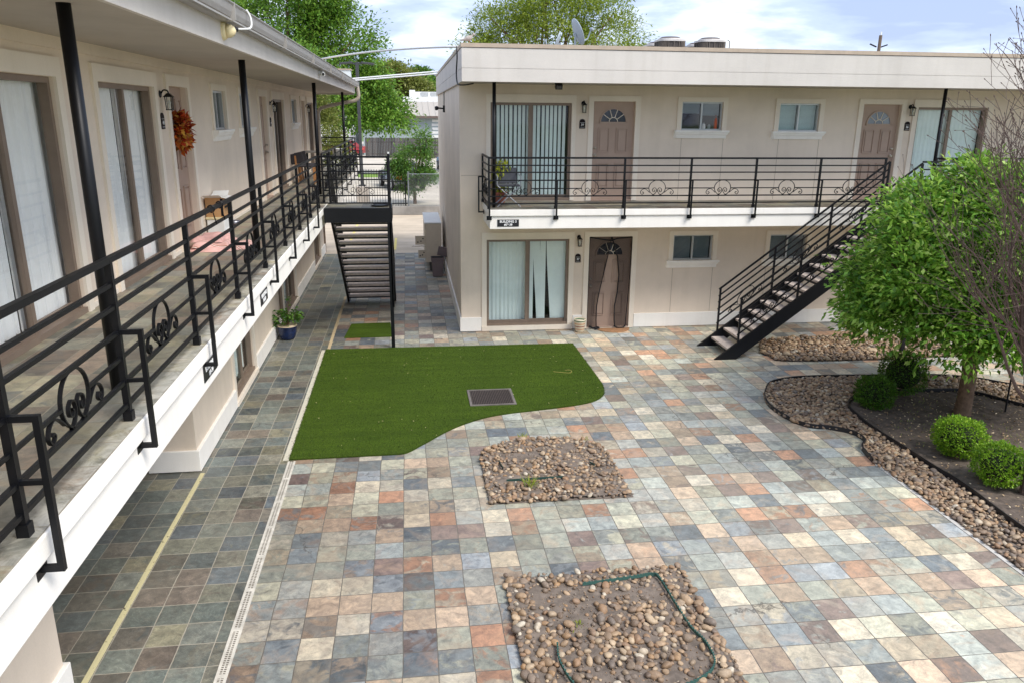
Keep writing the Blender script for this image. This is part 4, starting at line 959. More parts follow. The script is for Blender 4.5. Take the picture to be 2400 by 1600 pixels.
for pt, lb in (([(1.15, 9.0, .05), (1.5, 9.0, .055), (1.9, 9.02, .05)], 'dark edging strip lying straight across the front of the arched bed'), ([(1.12, 9.6, .05), (1.13, 9.45, .06), (1.15, 9.35, .05)], 'short dark green edging remnant at the left of the arched bed'), ([(2.33, 9.42, .05), (2.38, 9.3, .06), (2.36, 9.22, .05)], 'short dark green edging remnant at the right of the arched bed')):
    tag(MB().ribbon(pt, (0, 0, 1), .03, .005).build('garden_edging', DGP), lb, 'garden edging')
WEED = leafmat('weed_leaf', [(0, lin(120, 140, 50)), (1, lin(176, 184, 90))], .4)
def tuft(x, y, n, h, label):
    P = np.c_[RNG.normal(x, .03, n), RNG.normal(y, .03, n), np.full(n, .03)]; D = np.c_[RNG.normal(0, .6, n), RNG.normal(0, .6, n), np.full(n, 1.)]
    V, F = leaf_arrays(P, D, h, .012, .3, 0); return tag(np_obj('weed', V, F, WEED), label, 'weed')
tuft(1.43, 8.82, 40, .17, 'pale green grass tuft growing among the stones of the arched bed'); tuft(1.55, 10.38, 22, .09, 'small weed growing at the top edge of the arched bed'); tuft(2.45, 10.18, 14, .07, 'tiny yellowish weed at the right shoulder of the arched bed'); tuft(1.43, 6.02, 20, .05, 'tiny green weed in the nearest stone bed')

# big bed on the right
bR = catmull([(6.24, 9.06), (6.34, 9.5), (6.52, 9.71), (6.51, 10.01), (6.26, 10.23), (6.0, 10.33), (5.83, 10.6), (5.76, 11.1), (5.82, 11.5), (6.01, 11.92), (6.35, 12.34), (7.05, 12.51), (8.14, 12.45), (9.4, 12.35), (10.07, 12.12), (10.64, 11.57), (11.3, 11.0), (12.5, 10.4), (15, 10)], 5)
bR = bR+[(15, 2), (6.32, 2), (6.30, 5), (6.28, 8.3)]
inner = catmull([(6.86, 2), (6.86, 5), (6.87, 7.04), (6.95, 8.18), (6.91, 8.69), (6.90, 9.2), (6.88, 9.7), (6.87, 10.1), (6.9, 10.52), (7.04, 11.08), (7.5, 11.5), (8.2, 11.6), (8.86, 11.55), (9.31, 11.5), (9.59, 11.26), (9.87, 10.75), (10.4, 10.2), (11.5, 9.6), (15, 9)], 5)
innerP = inner+[(15, 2)]
flat(bR, .004, 'soil', SOIL)
tag(soil_bed('soil', innerP, .06, SOILM, res=.05, seed=3), kind='structure')
ptsR = scatter(bR, 5200, .036, None, None, lambda x, y: inside(x, y, innerP) or y < 4.8 or x > 11.5 or (abs(y-7.0) < .28 and abs(x-6.5) < .2 and RNG.random() < .75))
tag(stone_heap('river_stones', ptsR, .060, lambda x, y: .008, STONE, None), 'brown river stones in the curved border round the big planted bed on the right', 'river stones', kind='stuff')
EDG = simple('black_edging', lin(28, 28, 32), .5)
tag(MB().ribbon([(x, y, .045) for x, y in inner], (0, 0, 1), .10, .014).build('lawn_edging', EDG), 'black plastic edging between the dark soil and the stones of the right bed', 'garden edging')
tag(MB().ribbon([(x, y, .03) for x, y in bR[:-4]], (0, 0, 1), .08, .014).build('lawn_edging', EDG), 'black plastic edging along the outer curve of the right bed by the slate paving', 'garden edging')
tag(MB().box(6.235, 6.285, 2, 9.0, -.01, .008).build('curb_strip', simple('pale_mortar', lin(196, 192, 184), .8, var=.2)), kind='structure')
V, F = leaf_arrays(np.c_[RNG.uniform(6.95, 10.2, 1900), RNG.uniform(6.2, 11.4, 1900), RNG.uniform(.045, .085, 1900)], RNG.normal(0, 1, (1900, 3))*[1, 1, .1], .042, .02, .3, 0)
tag(np_obj('leaf_litter', V, F, islandmat('litter', [(0, lin(110, 88, 66)), (.4, lin(160, 132, 98)), (.8, lin(206, 180, 140)), (1, lin(236, 222, 190))], .8, 0)), 'dry fallen leaves on the dark soil of the right bed', 'leaf litter', kind='stuff')
pts = [(x, y) for x, y in zip(RNG.normal(8.2, .6, 350), RNG.normal(9.9, 1.0, 350)) if inside(x, y, innerP)]
V, F = leaf_arrays(np.c_[np.array(pts), np.full(len(pts), .04)], np.tile([0, 0, 1.], (len(pts), 1)), .05, .008, .9, 0)
tag(np_obj('weeds', V, F, WEED), 'sparse yellowish weeds on the dark soil of the right bed', 'weeds', kind='stuff')
# bed under the stairs
bS = [(7.0, 13.60), (7.25, 13.50), (7.8, 13.46), (9.2, 13.42), (11, 13.5), (11, 14.95), (8.9, 15.02), (7.9, 15.02), (7.28, 14.92), (6.95, 14.2)]
flat(bS, .004, 'soil', SOILM)
tag(stone_heap('river_stones', scatter(bS, 1300, .05, None, None), .072, lambda x, y: .015, STONE, None), 'brown river stones in the bed under the right stairs', 'river stones', kind='stuff')

# ------------------------------------------------------------------ vegetation
def ball_shrub(x, y, r, h, zb, label, m, n, ld, seed):
    t = thing('boxwood_shrub', label, 'shrub', (x, y, 0), 'clipped round shrubs in the right bed'); g = np.random.default_rng(seed)
    D = g.normal(0, 1, (n, 3)); D /= np.linalg.norm(D, axis=1, keepdims=True); D = D[(D[:, 2] > -.93)]
    sq = lambda d: 1/np.power(np.abs(d[:, 0])**2.6+np.abs(d[:, 1])**2.6+np.abs(d[:, 2])**2.6, 1/2.6)
    R = sq(D)*g.uniform(.80, 1.03, len(D)); lump = 1+.13*np.sin(D[:, 0]*5+seed)*np.sin(D[:, 1]*6+seed*2)*np.cos(D[:, 2]*5)
    P = D*(R*lump)[:, None]*[r, r, h/2]+[x, y, zb+h/2]
    sh = g.normal(0, 1, (26, 3)); sh[:, 2] = np.abs(sh[:, 2]); sh /= np.linalg.norm(sh, axis=1, keepdims=True); ex = np.vstack([np.c_[[q*[r, r, h/2]*(1+k*.045) for k in range(5)]]+[x, y, zb+h/2]+g.normal(0, .008, (5, 3)) for q in sh]); eD = np.repeat(sh, 5, 0)
    P = np.vstack([P, ex]); D = np.vstack([D, eD]); V, F = leaf_arrays(P, D*[1, 1, 1]+[0, 0, .5], ld, ld*.6, .9, .0); np_obj('foliage', V, F, m, t)
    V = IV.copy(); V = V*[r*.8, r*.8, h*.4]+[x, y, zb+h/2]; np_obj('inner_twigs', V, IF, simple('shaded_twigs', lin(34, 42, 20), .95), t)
    b = MB()
    for i in range(7):
        a = random.uniform(0, 6.28); b.tube([(x+.03*math.cos(a), y+.03*math.sin(a), .01), (x+.06*math.cos(a), y+.06*math.sin(a), zb*.6), (x+.16*math.cos(a), y+.16*math.sin(a), zb+.12)], [.014, .011, .007], 6)
    b.build('stem', BRK, t); return t
ball_shrub(7.50, 9.08, .315, .50, .07, 'bright green clipped shrub, the one closer to the tree trunk of the two bright shrubs', BOX, 5200, .034, 1)
ball_shrub(7.42, 8.20, .305, .50, .07, 'bright green clipped round shrub lowest and nearest in the right bed', BOX, 5200, .032, 2)
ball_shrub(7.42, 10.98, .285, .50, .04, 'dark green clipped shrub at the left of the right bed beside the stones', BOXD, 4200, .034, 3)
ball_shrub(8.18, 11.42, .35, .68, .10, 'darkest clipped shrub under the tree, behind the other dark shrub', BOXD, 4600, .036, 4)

def crown(lobes, per, leaf, m, par, name='foliage', clump=.34, rnd=.85, droop=.25, shell=(.72, 1.0), seed=0, wd=.45, zmin=-.35):
    g = np.random.default_rng(seed); Ps = []; Ds = []
    for (c, rad, n) in lobes:
        c = np.array(c); rad = np.array(rad)
        d = g.normal(0, 1, (n, 3)); d /= np.linalg.norm(d, axis=1, keepdims=True); d = d[d[:, 2] > zmin]
        cc = c+d*rad*g.uniform(*shell, len(d))[:, None]
        for q, dd in zip(cc, d):
            k = int(per*g.uniform(.5, 1.4)); o = g.normal(0, clump*.5, (k, 3))*[1, 1, .7]
            Ps.append(q+o); Ds.append(np.tile(dd, (k, 1))*.7+o/clump)
    P = np.vstack(Ps); D = np.vstack(Ds); V, F = leaf_arrays(P, D, leaf, leaf*wd, rnd, droop)
    return np_obj(name, V, F, m, par)
def limbs(mb, base, tips, r0, bend=.2, n=5, sides=7, rt=.25):
    for t_ in tips:
        b, e = Vector(base), Vector(t_); mid = (b+e)/2+Vector((random.gauss(0, bend), random.gauss(0, bend), random.uniform(0, bend)))*(e-b).length*.4
        pts = [tuple((1-s)**2*b+2*s*(1-s)*mid+s*s*e) for s in np.linspace(0, 1, n)]
        mb.tube(pts, [r0*(1-(1-rt)*s) for s in np.linspace(0, 1, n)], sides, False)
# evergreen courtyard tree
T = thing('courtyard_tree', 'dense green round crowned tree standing in the right bed in front of the stairs', 'tree', (8.67, 10.52, 0))
m_ = MB().tube([(8.66, 10.52, -.02), (8.665, 10.52, .3), (8.67, 10.53, .7), (8.66, 10.55, 1.0), (8.65, 10.56, 1.25)], [.135, .115, .108, .12, .10], 14, False)
tips = []
for i in range(14):
    a = i*6.283/14+random.uniform(-.2, .2); rr = random.uniform(.8, 1.6); tips.append((8.65+rr*math.cos(a), 10.56+rr*math.sin(a)*.9, 1.5+random.uniform(0, 1.4)))
limbs(m_, (8.66, 10.54, .95), tips, .06, .15); 
for e in tips:
    limbs(m_, e, [(e[0]+random.uniform(-.5, .5), e[1]+random.uniform(-.5, .5), e[2]+random.uniform(.1, .6)) for _ in range(3)], .02, .2, 4, 5)
m_.build('trunk', BRK, T, smooth=True)
crown([((8.72, 10.65, 1.80), (2.08, 1.7, 1.86), 520), ((8.74, 10.65, 1.74), (2.1, 1.7, .34), 420), ((8.80, 10.6, 2.0), (1.75, 1.4, 1.5), 300)]+[((8.80+1.95*math.cos(a)*math.cos(b), 10.65+1.6*math.sin(a)*math.cos(b), 1.82+1.82*math.sin(b)), (.36, .34, .32), 16) for a, b in zip(RNG.uniform(0, 6.28, 40), RNG.uniform(.02, 1.45, 40))], 50, .112, GRN, T, clump=.28, shell=(.78, 1.02), seed=5, zmin=-.35, wd=.46)
# bare tree on the right, branches reaching into view
T = thing('bare_tree', 'bare leafless tree with thin upswept budding branches at the right edge', 'tree', (7.9, 7.9, 0))
BT = MB(); BUD = MB()
def grow(p, d, ln, r, lev):
    p = Vector(p); d = Vector(d).normalized(); n = max(3, int(ln/.14)); pts = [tuple(p)]; q = p.copy(); dirs = []
    for i in range(n):
        d = (d+Vector((random.gauss(0, .10), random.gauss(0, .10), random.gauss(.05, .07)))).normalized(); q = q+d*ln/n; pts.append(tuple(q)); dirs.append(d.copy())
    BT.tube(pts, [max(.0027, r*(1-.75*i/n)) for i in range(n+1)], 7 if r > .02 else (5 if r > .008 else 4), False)
    if lev >= 3 or r < .005:
        e = Vector(pts[-1]); BT.tube([tuple(e-d*.004), tuple(e+d*.012), tuple(e+d*.026)], [.0035, .0065, .001], 5)
    if lev < 4:
        k = {0: 9, 1: 6, 2: 3, 3: 0}[lev]
        for i in range(k):
            s = random.uniform(.22, .97); j = min(n-1, int(s*n)); dd = dirs[j]
            side = dd.cross(Vector((random.gauss(0, 1), random.gauss(0, 1), random.gauss(0, 1)))).normalized()
            nd = (dd*random.uniform(.7, 1.0)+side*random.uniform(.45, .85)+Vector((0, 0, .12))).normalized()
            grow(pts[j], nd, ln*random.uniform(.38, .62)*(1.15-s*.45), r*(1-.72*s)*random.uniform(.45, .65), lev+1)
BT.tube([(7.62, 7.9, -.05), (7.58, 7.9, .5), (7.52, 7.9, 1.1), (7.50, 7.9, 2.1)], [.10, .085, .075, .05], 10, False)
for d, ln, r in (((-.16, .05, 1), 4.2, .072), ((-.05, .2, 1), 4.2, .06), ((-.3, .1, 1), 3.9, .048), ((-.24, -.12, 1), 3.9, .036), ((-.42, .2, 1), 3.3, .034), ((-.6, -.05, 1), 2.9, .031), ((-.3, .45, 1), 3.2, .034), ((.05, -.1, 1), 3.8, .036), ((-.1, .3, 1), 3.9, .036), ((-.2, -.25, 1), 3.6, .032), ((-.95, .2, .75), 2.3, .024), ((-.9, .3, .45), 2.0, .015), ((-.9, -.05, .3), 1.8, .012)):
    grow((7.52-.0*r, 7.9, (1.05 if r > .02 else 1.9)+random.uniform(-.1, .15)), d, ln, r, 0 if r > .03 else 1)
BT.build('trunk', BRKG, T)
# stake
t = thing('garden_stake', 'thin black stake with loose white strings standing behind the tree trunk', 'stake', (9.4, 10.51, 0))
MB().tube([(9.4, 10.5, 0), (9.42, 10.55, 1.25)], .014, 8).build('rod', BLACK, t)
for z, e in ((.75, (8.75, 10.6, .78)), (.7, (10.6, 10.2, .42)), (.62, (10.7, 10.3, .3)), (.95, (10.4, 10.4, .62)), (.9, (8.72, 10.55, .72))): MB().tube([(9.41, 10.52, z), tuple((Vector((9.41, 10.52, z))+Vector(e))/2-Vector((0, 0, .04))), e], .003, 4).build('string', WPLASTIC, t)
# potted plant in a blue pot
t = thing('potted_plant', 'leafy green plant in a dark blue glazed pot by the left ground floor wall', 'potted plant', (-2.58, 16.1, 0))
BLUE = simple('blue_glaze', lin(22, 38, 74), .18, var=.3, scale=14)
MB().lathe((-2.58, 16.1, 0), [(.13, .005), (.155, .04), (.185, .16), (.19, .26), (.2, .275), (.2, .3), (.18, .3), (.172, .26)], 28).build('pot', BLUE, t, smooth=True)
MB().lathe((-2.58, 16.1, 0), [(.201, .286), (.203, .302), (.178, .304)], 28).build('rim', simple('cream_glaze', lin(220, 200, 170), .3), t)
MB().lathe((-2.58, 16.1, .255), [(.172, 0), (.05, .012)], 20).build('soil', SOIL, t)
P = []; D = []; st = MB()
for i in range(26):
    a = random.uniform(0, 6.28); rr = random.uniform(.05, .36); e = (-2.58+rr*math.cos(a)*.9+.06, 16.1+rr*math.sin(a)*.9, .36+random.uniform(0, .26)-rr*.15)
    if i == 0: e = (-2.5, 16.2, .82)
    st.tube([(-2.58, 16.1, .26), ((-2.58+e[0])/2, (16.1+e[1])/2, .2+e[2]*.6), e], [.006, .005, .003], 5)
    for _ in range(13): P.append([e[0]+random.gauss(0, .05), e[1]+random.gauss(0, .05), e[2]+random.gauss(0, .04)]); D.append([math.cos(a), math.sin(a), random.uniform(-.3, .6)])
st.build('stem', BRK, t); V, F = leaf_arrays(P, D, .085, .05, .8, .25); np_obj('foliage', V, F, SHR, t)
# striped pot by door 37
t = thing('striped_pot', 'cream flower pot with coloured stripes beside the ground floor door with the mesh curtain', 'plant pot', (3.64, 16.05, 0))
def stripes():
    m, nt, b = mat('striped_glaze'); sp = N(nt, 'ShaderNodeSeparateXYZ'); L(nt, geo_pos(nt), sp.inputs[0]); cr = lin(228, 216, 190)
    c = ramp(nt, math_(nt, 'DIVIDE', sp.outputs[2], .30), [(0, cr), (.2, lin(214, 150, 110)), (.26, cr), (.40, lin(150, 48, 44)), (.46, cr), (.60, lin(220, 150, 90)), (.66, cr), (.80, lin(84, 120, 84)), (.88, cr)], 'CONSTANT')
    L(nt, c, b.inputs['Base Color']); b.inputs['Roughness'].default_value = .35; return m
MB().lathe((3.64, 16.05, 0), [(.085, .003), (.10, .02), (.125, .24), (.138, .255), (.138, .285), (.12, .285), (.108, .2)], 26).build('pot', stripes(), t, smooth=True); MB().lathe((3.64, 16.05, .2), [(.108, 0), (.02, .008)], 18).build('soil', SOIL, t)
# door mat: half round
t = thing('doormat', 'half round tan doormat in front of the door with the mesh curtain', 'doormat', (4.42, 16.1, 0))
MB().prism([(4.42+.37*math.cos(a), 16.20+.34*math.sin(a)) for a in np.linspace(math.pi, 2*math.pi, 18)], .003, .018).build('mat_pad', simple('coir', lin(170, 128, 92), .95, var=.3, scale=40, bmp=.4), t)
# mesh insect curtain on door 37
def meshmat():
    m, nt, b = mat('black_mesh'); b.inputs['Base Color'].default_value = lin(34, 30, 34); b.inputs['Roughness'].default_value = .9
    tr = N(nt, 'ShaderNodeBsdfTransparent'); mx = N(nt, 'ShaderNodeMixShader', _0=.42); L(nt, tr.outputs[0], mx.inputs[1]); L(nt, b.outputs[0], mx.inputs[2]); L(nt, mx.outputs[0], nt.nodes['Material Output'].inputs[0]); return m
MESH = meshmat()
t = thing('mesh_curtain', 'black mesh insect curtain parted in the middle on the ground floor door', 'screen curtain', (4.3, 16.27, 0))
def panel(L0, R0, name):
    k = len(L0); vs = []; fs = []; c = 12
    for i in range(k):
        for j in range(c+1):
            s = j/c; u = L0[i][0]+(R0[i][0]-L0[i][0])*s; z = L0[i][1]+(R0[i][1]-L0[i][1])*s; vs.append((u, .01+.018*math.sin(j*1.9+i*.35), z))
    for i in range(k-1):
        for j in range(c): a = i*(c+1)+j; fs.append((a, a+1, a+c+2, a+c+1))
    MB(F3).add(vs, fs).build(name, MESH, t)
zs_ = [2.03, 1.93, 1.6, 1.2, .8, .5, .2, .03]
Lr = [4.32, 4.31, 4.25, 4.17, 4.09, 4.05, 4.05, 4.06]; Rl = [4.33, 4.36, 4.47, 4.52, 4.50, 4.45, 4.46, 4.48]
panel([(3.845, z) for z in zs_], list(zip(Lr, zs_)), 'mesh_panel'); panel(list(zip(Rl, zs_)), [(x, z) for x, z in zip([4.78, 4.78, 4.77, 4.76, 4.74, 4.72, 4.71, 4.70], zs_)], 'mesh_panel')
m_ = MB(F3).tube([(x, .03, z) for x, z in zip(Lr, zs_)], .013, 6).tube([(x, .03, z) for x, z in zip(Rl, zs_)], .015, 6).tube([(3.85, .02, 2.03), (4.2, .03, 1.97), (4.34, .03, 1.96), (4.45, .03, 2.0), (4.78, .02, 2.03)], .014, 6)
m_.tube([(4.78, .02, 2.03), (4.77, .02, 1.2), (4.72, .02, .03)], .012, 6).tube([(3.845, .02, 2.03), (3.845, .02, .05)], .008, 6).tube(catmull([(3.9, .03, .06), (3.98, .09, .03), (4.08, .06, .04), (4.1, .12, .02), (4.0, .14, .02)], 4), .02, 6).tube(catmull([(4.46, .04, .06), (4.52, .1, .03), (4.66, .1, .03), (4.70, .04, .06)], 4), .017, 6)
m_.build('border_tape', simple('black_tape', lin(24, 22, 26), .8), t)

# ------------------------------------------------------------------ things on the left gallery
PINK = simple('pink_cloth', lin(226, 178, 168), .95, var=.2, scale=9)
t = thing('folded_blanket', 'heap of folded pink striped blankets on the gallery floor below the wreath door', 'blanket', (-2.55, 10.8, ZF))
def fold(x0, x1, y0, y1, z, h, seed, m, nm):
    g = random.Random(seed); k = 22; l = 12; vs = []; fs = []
    for i in range(k+1):
        for j in range(l+1):
            s, q = i/k, j/l; e = min(s, 1-s, q, 1-q); r = min(1, e*9)
            vs.append((x0+(x1-x0)*s+.02*math.sin(q*7+seed), y0+(y1-y0)*q+.03*math.sin(s*6+seed*2), z+h*math.sqrt(r)*(1+.35*math.sin(s*9+seed)*math.cos(q*5+seed))))
    for i in range(k):
        for j in range(l): a = i*(l+1)+j; fs.append((a, a+1, a+l+2, a+l+1))
    return MB().add(vs, fs).build(nm, m, t, smooth=True)
def stripedcloth():
    m, nt, b = mat('striped_pink_cloth'); sp = N(nt, 'ShaderNodeSeparateXYZ'); L(nt, geo_pos(nt), sp.inputs[0]); w = math_(nt, 'FRACT', math_(nt, 'MULTIPLY', math_(nt, 'ADD', sp.outputs[1], math_(nt, 'MULTIPLY', sp.outputs[0], .3)), 7))
    c = ramp(nt, w, [(0, lin(230, 186, 176)), (.55, lin(176, 124, 106)), (.63, lin(238, 216, 206)), (.7, lin(176, 124, 106)), (.78, lin(228, 180, 168))], 'CONSTANT'); L(nt, c, b.inputs['Base Color']); b.inputs['Roughness'].default_value = .95; return m
STRP = stripedcloth()
fold(-2.88, -2.30, 10.46, 11.15, ZF+.004, .05, 1, PINK, 'cloth'); fold(-2.84, -2.36, 10.52, 11.2, ZF+.05, .055, 2, STRP, 'cloth'); fold(-2.86, -2.45, 10.65, 11.3, ZF+.10, .05, 3, PINK, 'cloth'); fold(-2.5, -2.15, 10.6, 11.2, ZF+.004, .045, 4, STRP, 'cloth')
CARD = simple('cardboard', lin(196, 152, 104), .85, var=.15)
t = thing('storage_box', 'white plastic storage box on the gallery floor, under the cardboard box', 'storage box', (-2.79, 11.98, ZF))
MB().box(-2.91, -2.66, 11.78, 12.2, ZF+.003, ZF+.25).build('body', WPLASTIC, t, bevel=.015); MB().box(-2.92, -2.65, 11.77, 12.21, ZF+.25, ZF+.285).build('lid', CREAMP, t, bevel=.008)
t = thing('cardboard_box', 'brown cardboard box with white open flaps stacked on the white storage box', 'cardboard box', (-2.79, 11.98, ZF+.285))
MB().box(-2.91, -2.67, 11.79, 12.19, ZF+.287, ZF+.56).build('body', CARD, t)
m_ = MB(); z = ZF+.562; m_.quad((-2.91, 11.79, z), (-2.67, 11.79, z), (-2.68, 11.66, z+.05), (-2.92, 11.66, z+.04)); m_.quad((-2.67, 11.79, z), (-2.67, 12.19, z), (-2.53, 12.2, z-.03), (-2.53, 11.78, z-.02)); m_.quad((-2.91, 12.19, z), (-2.67, 12.19, z), (-2.68, 12.33, z+.06), (-2.9, 12.33, z+.05)); m_.quad((-2.91, 11.79, z+.002), (-2.67, 11.79, z+.002), (-2.67, 12.19, z+.002), (-2.91, 12.19, z+.002))
m_.build('flap', WPLASTIC, t); MB().box(-2.668, -2.664, 11.9, 12.08, ZF+.4, ZF+.43).box(-2.7, -2.665, 11.789, 11.795, ZF+.30, ZF+.55).build('tape', BLACK, t)
def bowl(x, y, r, h, m, label, inner):
    t = thing('bowl', label, 'bowl', (x, y, ZF), 'bowls along the gallery wall'); MB().lathe((x, y, ZF), [(r*.7, .003), (r*.75, .008), (r, h), (r*.94, h), (r*.7, .02)], 22).build('bowl_body', m, t, smooth=True); MB().lathe((x, y, ZF+h*.55), [(r*.82, 0), (.01, .004)], 18).build('contents', inner, t)
bowl(-2.72, 11.88-.25+.3, .10, .10, WPLASTIC, 'white bowl on the gallery floor nearest the pink blankets', simple('mauve', lin(150, 120, 132), .8)); bowl(-2.74, 12.42, .09, .09, simple('dark_red_glaze', lin(112, 36, 40), .4), 'dark red bowl on the gallery floor between the white and grey bowls', SIGNB); bowl(-2.80, 13.05, .11, .07, simple('steel', lin(150, 150, 158), .3, metal=.6), 'grey metal bowl on the gallery floor farthest from the blankets', ROOM)
for yy, lb in ((7.0, 'nearer'), (7.32, 'farther')):
    m_ = MB().tube([(-1.685+.03*math.cos(a), yy, ZF+.96+.03*math.sin(a)) for a in np.linspace(0, 6.28, 13)], .006, 5).tube([(-1.67, yy, ZF+.93), (-1.655, yy+.03, ZF+.82)], .005, 5)
    tag(m_.build('cable_tie', BLACK), 'black tie knotted round the top rail of the left gallery, the %s of two' % lb, 'cable tie')
WOODO = simple('orange_wood', lin(176, 122, 72), .6, var=.3, scale=12); CUSH = simple('charcoal_cushion', lin(58, 54, 56), .9, var=.2)
def gchair(x, y, label, rot=0):
    t = thing('patio_chair', label, 'chair', (x, y, ZF), 'chairs at the far end of the gallery')
    MB().box(x-.22, x+.22, y-.22, y+.22, ZF+.42, ZF+.46).build('seat', CUSH, t, bevel=.01); MB().bar((x-.2, y, ZF+.50), (x-.26, y, ZF+.75), .34, .05, (0, 1, 0)).build('backrest', CUSH, t, bevel=.02)
    for a in (-.2, .2):
        for b in (-.2, .2): MB().bar((x+a, y+b, ZF+.002), (x+a*(1.0 if a > 0 else 1.2), y+b, ZF+(.42 if a > 0 else .7)), .04).build('leg', WOODO, t)
gchair(-2.55, 20.75, 'wooden patio chair with dark backrest on the far gallery, the nearer of two'); gchair(-2.55, 21.4, 'wooden patio chair with dark backrest on the far gallery, the farther of two')
t = thing('side_table', 'low slatted outdoor table beside the two dark patio chairs on the gallery', 'table', (-2.45, 22.3, ZF))
m_ = MB()
for i in range(8): m_.box(-2.78, -2.1, 21.95+i*.09, 22.02+i*.09, ZF+.70, ZF+.73)
m_.build('slatted_top', simple('grey_weathered_wood', lin(130, 124, 116), .8, var=.3), t)
for a in (-2.74, -2.14):
    for b in (21.98, 22.62): MB().box(a-.025, a+.025, b-.025, b+.025, ZF+.002, ZF+.70).build('leg', BLACK, t)
t = thing('bucket', 'white bucket on a dark stool on the gallery beyond the stair landing', 'bucket', (-2.0, 23.6, ZF+.5))
MB().lathe((-2.0, 23.6, ZF+.50), [(.12, 0), (.15, .24), (.16, .25), (.13, .25)], 20).build('pail', WPLASTIC, t, smooth=True)
t = thing('stool', 'dark stool carrying the white bucket on the gallery beyond the stair landing', 'stool', (-2.0, 23.6, ZF)); MB().box(-2.18, -1.82, 23.42, 23.78, ZF+.46, ZF+.498).build('seat', BLACK, t)
for a in (-.15, .15):
    for b in (-.15, .15): MB().box(-2.0+a-.02, -2.0+a+.02, 23.6+b-.02, 23.6+b+.02, ZF+.002, ZF+.46).build('leg', BLACK, t)
# B3 balcony: folding chair and plant
t = thing('folding_chair', 'grey folding camp chair with crossed legs behind the left end of the balcony railing', 'chair', (1.98, 15.45, ZF))
TUB = simple('grey_tube', lin(168, 170, 174), .35, metal=.5); FAB = simple('grey_canvas', lin(70, 72, 78), .9)
x0, x1, y0, y1 = 1.72, 2.18, 15.2, 15.66
MB().box(x0, x1, y0, y1, ZF+.40, ZF+.425).build('seat', FAB, t); MB().bar((x0+.23, y1+.04, ZF+.43), (x0+.23, y1+.16, ZF+.72), .44, .02, (0, 1, 0)).build('backrest', FAB, t)
for y in (y0, y1): m_ = MB().tube([(x0, y, ZF+.01), (x1, y, ZF+.42)], .012, 6).tube([(x1, y, ZF+.01), (x0, y, ZF+.42)], .012, 6).build('crossed_legs', TUB, t)
for x in (x0, x1): MB().tube([(x, y0, ZF+.42), (x, y0, ZF+.60), (x, y1+.1, ZF+.63)], .012, 6).build('armrest', TUB, t)
t = thing('potted_plant', 'tall yellowish green plant in a terracotta pot in the left corner of the balcony', 'potted plant', (1.84, 15.85, ZF))
MB().lathe((1.84, 15.85, ZF), [(.10, .003), (.14, .2), (.155, .2), (.155, .24), (.13, .24), (.12, .2)], 22).build('pot', simple('terracotta', lin(172, 104, 84), .8), t)
P = []; D = []; st = MB()
for i in range(16):
    a = random.uniform(0, 6.28); r = random.uniform(.03, .14); h = random.uniform(.4, .92); st.tube([(1.84, 15.85, ZF+.2), (1.84+r*math.cos(a), 15.85+r*math.sin(a), ZF+h)], [.007, .004], 5)
    for _ in range(30): q = random.uniform(.35, 1); P.append((1.84+r*q*math.cos(a)+random.gauss(0, .045), 15.85+r*q*math.sin(a)+random.gauss(0, .045), ZF+h*q+.06)); D.append((random.gauss(0, 1), random.gauss(0, 1), -.5))
st.build('stem', BRK, t); V, F = leaf_arrays(P, D, .13, .032, .5, .5); np_obj('foliage', V, F, leafmat('lime_leaf', [(0, lin(110, 128, 24)), (.6, lin(160, 168, 40)), (1, lin(200, 196, 70))], .4), t)

# ------------------------------------------------------------------ between the buildings
MBX = simple('beige_mailbox_metal', lin(214, 200, 178), .45, var=.06)
def mailbox(y0, label, opened):
    t = thing('mailbox_unit', label, 'mailbox', (.70, y0+.4, 0), 'mailbox units by the end wall')
    MB().box(.47, .94, y0, y0+.80, .30, 1.44).build('cabinet', MBX, t, bevel=.008); MB().box(.44, .95, y0-.012, y0+.81, 1.44, 1.475).build('top', WPLASTIC, t, bevel=.006); MB().box(.60, .82, y0+.25, y0+.55, .002, .30).build('pedestal', simple('pedestal_grey', lin(92, 88, 84), .6), t)
    for i in range(2):
        for k in range(5): m_ = MB().box(.458, .47, y0+.04+i*.37, y0+.38+i*.37, .36+k*.215, .55+k*.215).build('mail_door', MBX, t)
    if opened:
        for z0, z1, w in ((.82, 1.08, .30), (.42, .66, .22)):
            o = MB().box(.47-w, .465, y0+.02, y0+.035, z0, z1).build('open_door', MBX, t)
            m_ = MB()
            for a, b in ((.25, .7), (.75, .3), (.45, .4)): m_.tube([(.47-w*a, y0+.021, z0+(z1-z0)*b), (.47-w*a, y0+.012, z0+(z1-z0)*b)], .02, 8)
            m_.build('lock', BLACK, o)
        MB().box(.06, .47, y0-.03, y0+.05, .775, .795).build('open_tray', MBX, t)
mailbox(22.95, 'beige mailbox unit nearest the trash bin, with its lower doors hanging open', True); mailbox(23.78, 'beige mailbox unit in the middle of the row by the end wall', False); mailbox(24.61, 'beige mailbox unit at the far end of the row by the end wall', False)
t = thing('trash_bin', 'taupe plastic trash bin with its lid flipped up against the end wall', 'trash bin', (.79, 22.35, 0))
PLA = simple('taupe_plastic', lin(122, 108, 108), .45, var=.06)
def taper(z0, z1, w0, w1, d0, d1, cx, cy): 
    return [(cx+a*w0, cy+b*d0, z0) for a, b in ((-1, -1), (1, -1), (1, 1), (-1, 1))]+[(cx+a*w1, cy+b*d1, z1) for a, b in ((-1, -1), (1, -1), (1, 1), (-1, 1))]
BXF = [(0, 3, 2, 1), (0, 1, 5, 4), (1, 2, 6, 5), (2, 3, 7, 6), (3, 0, 4, 7)]
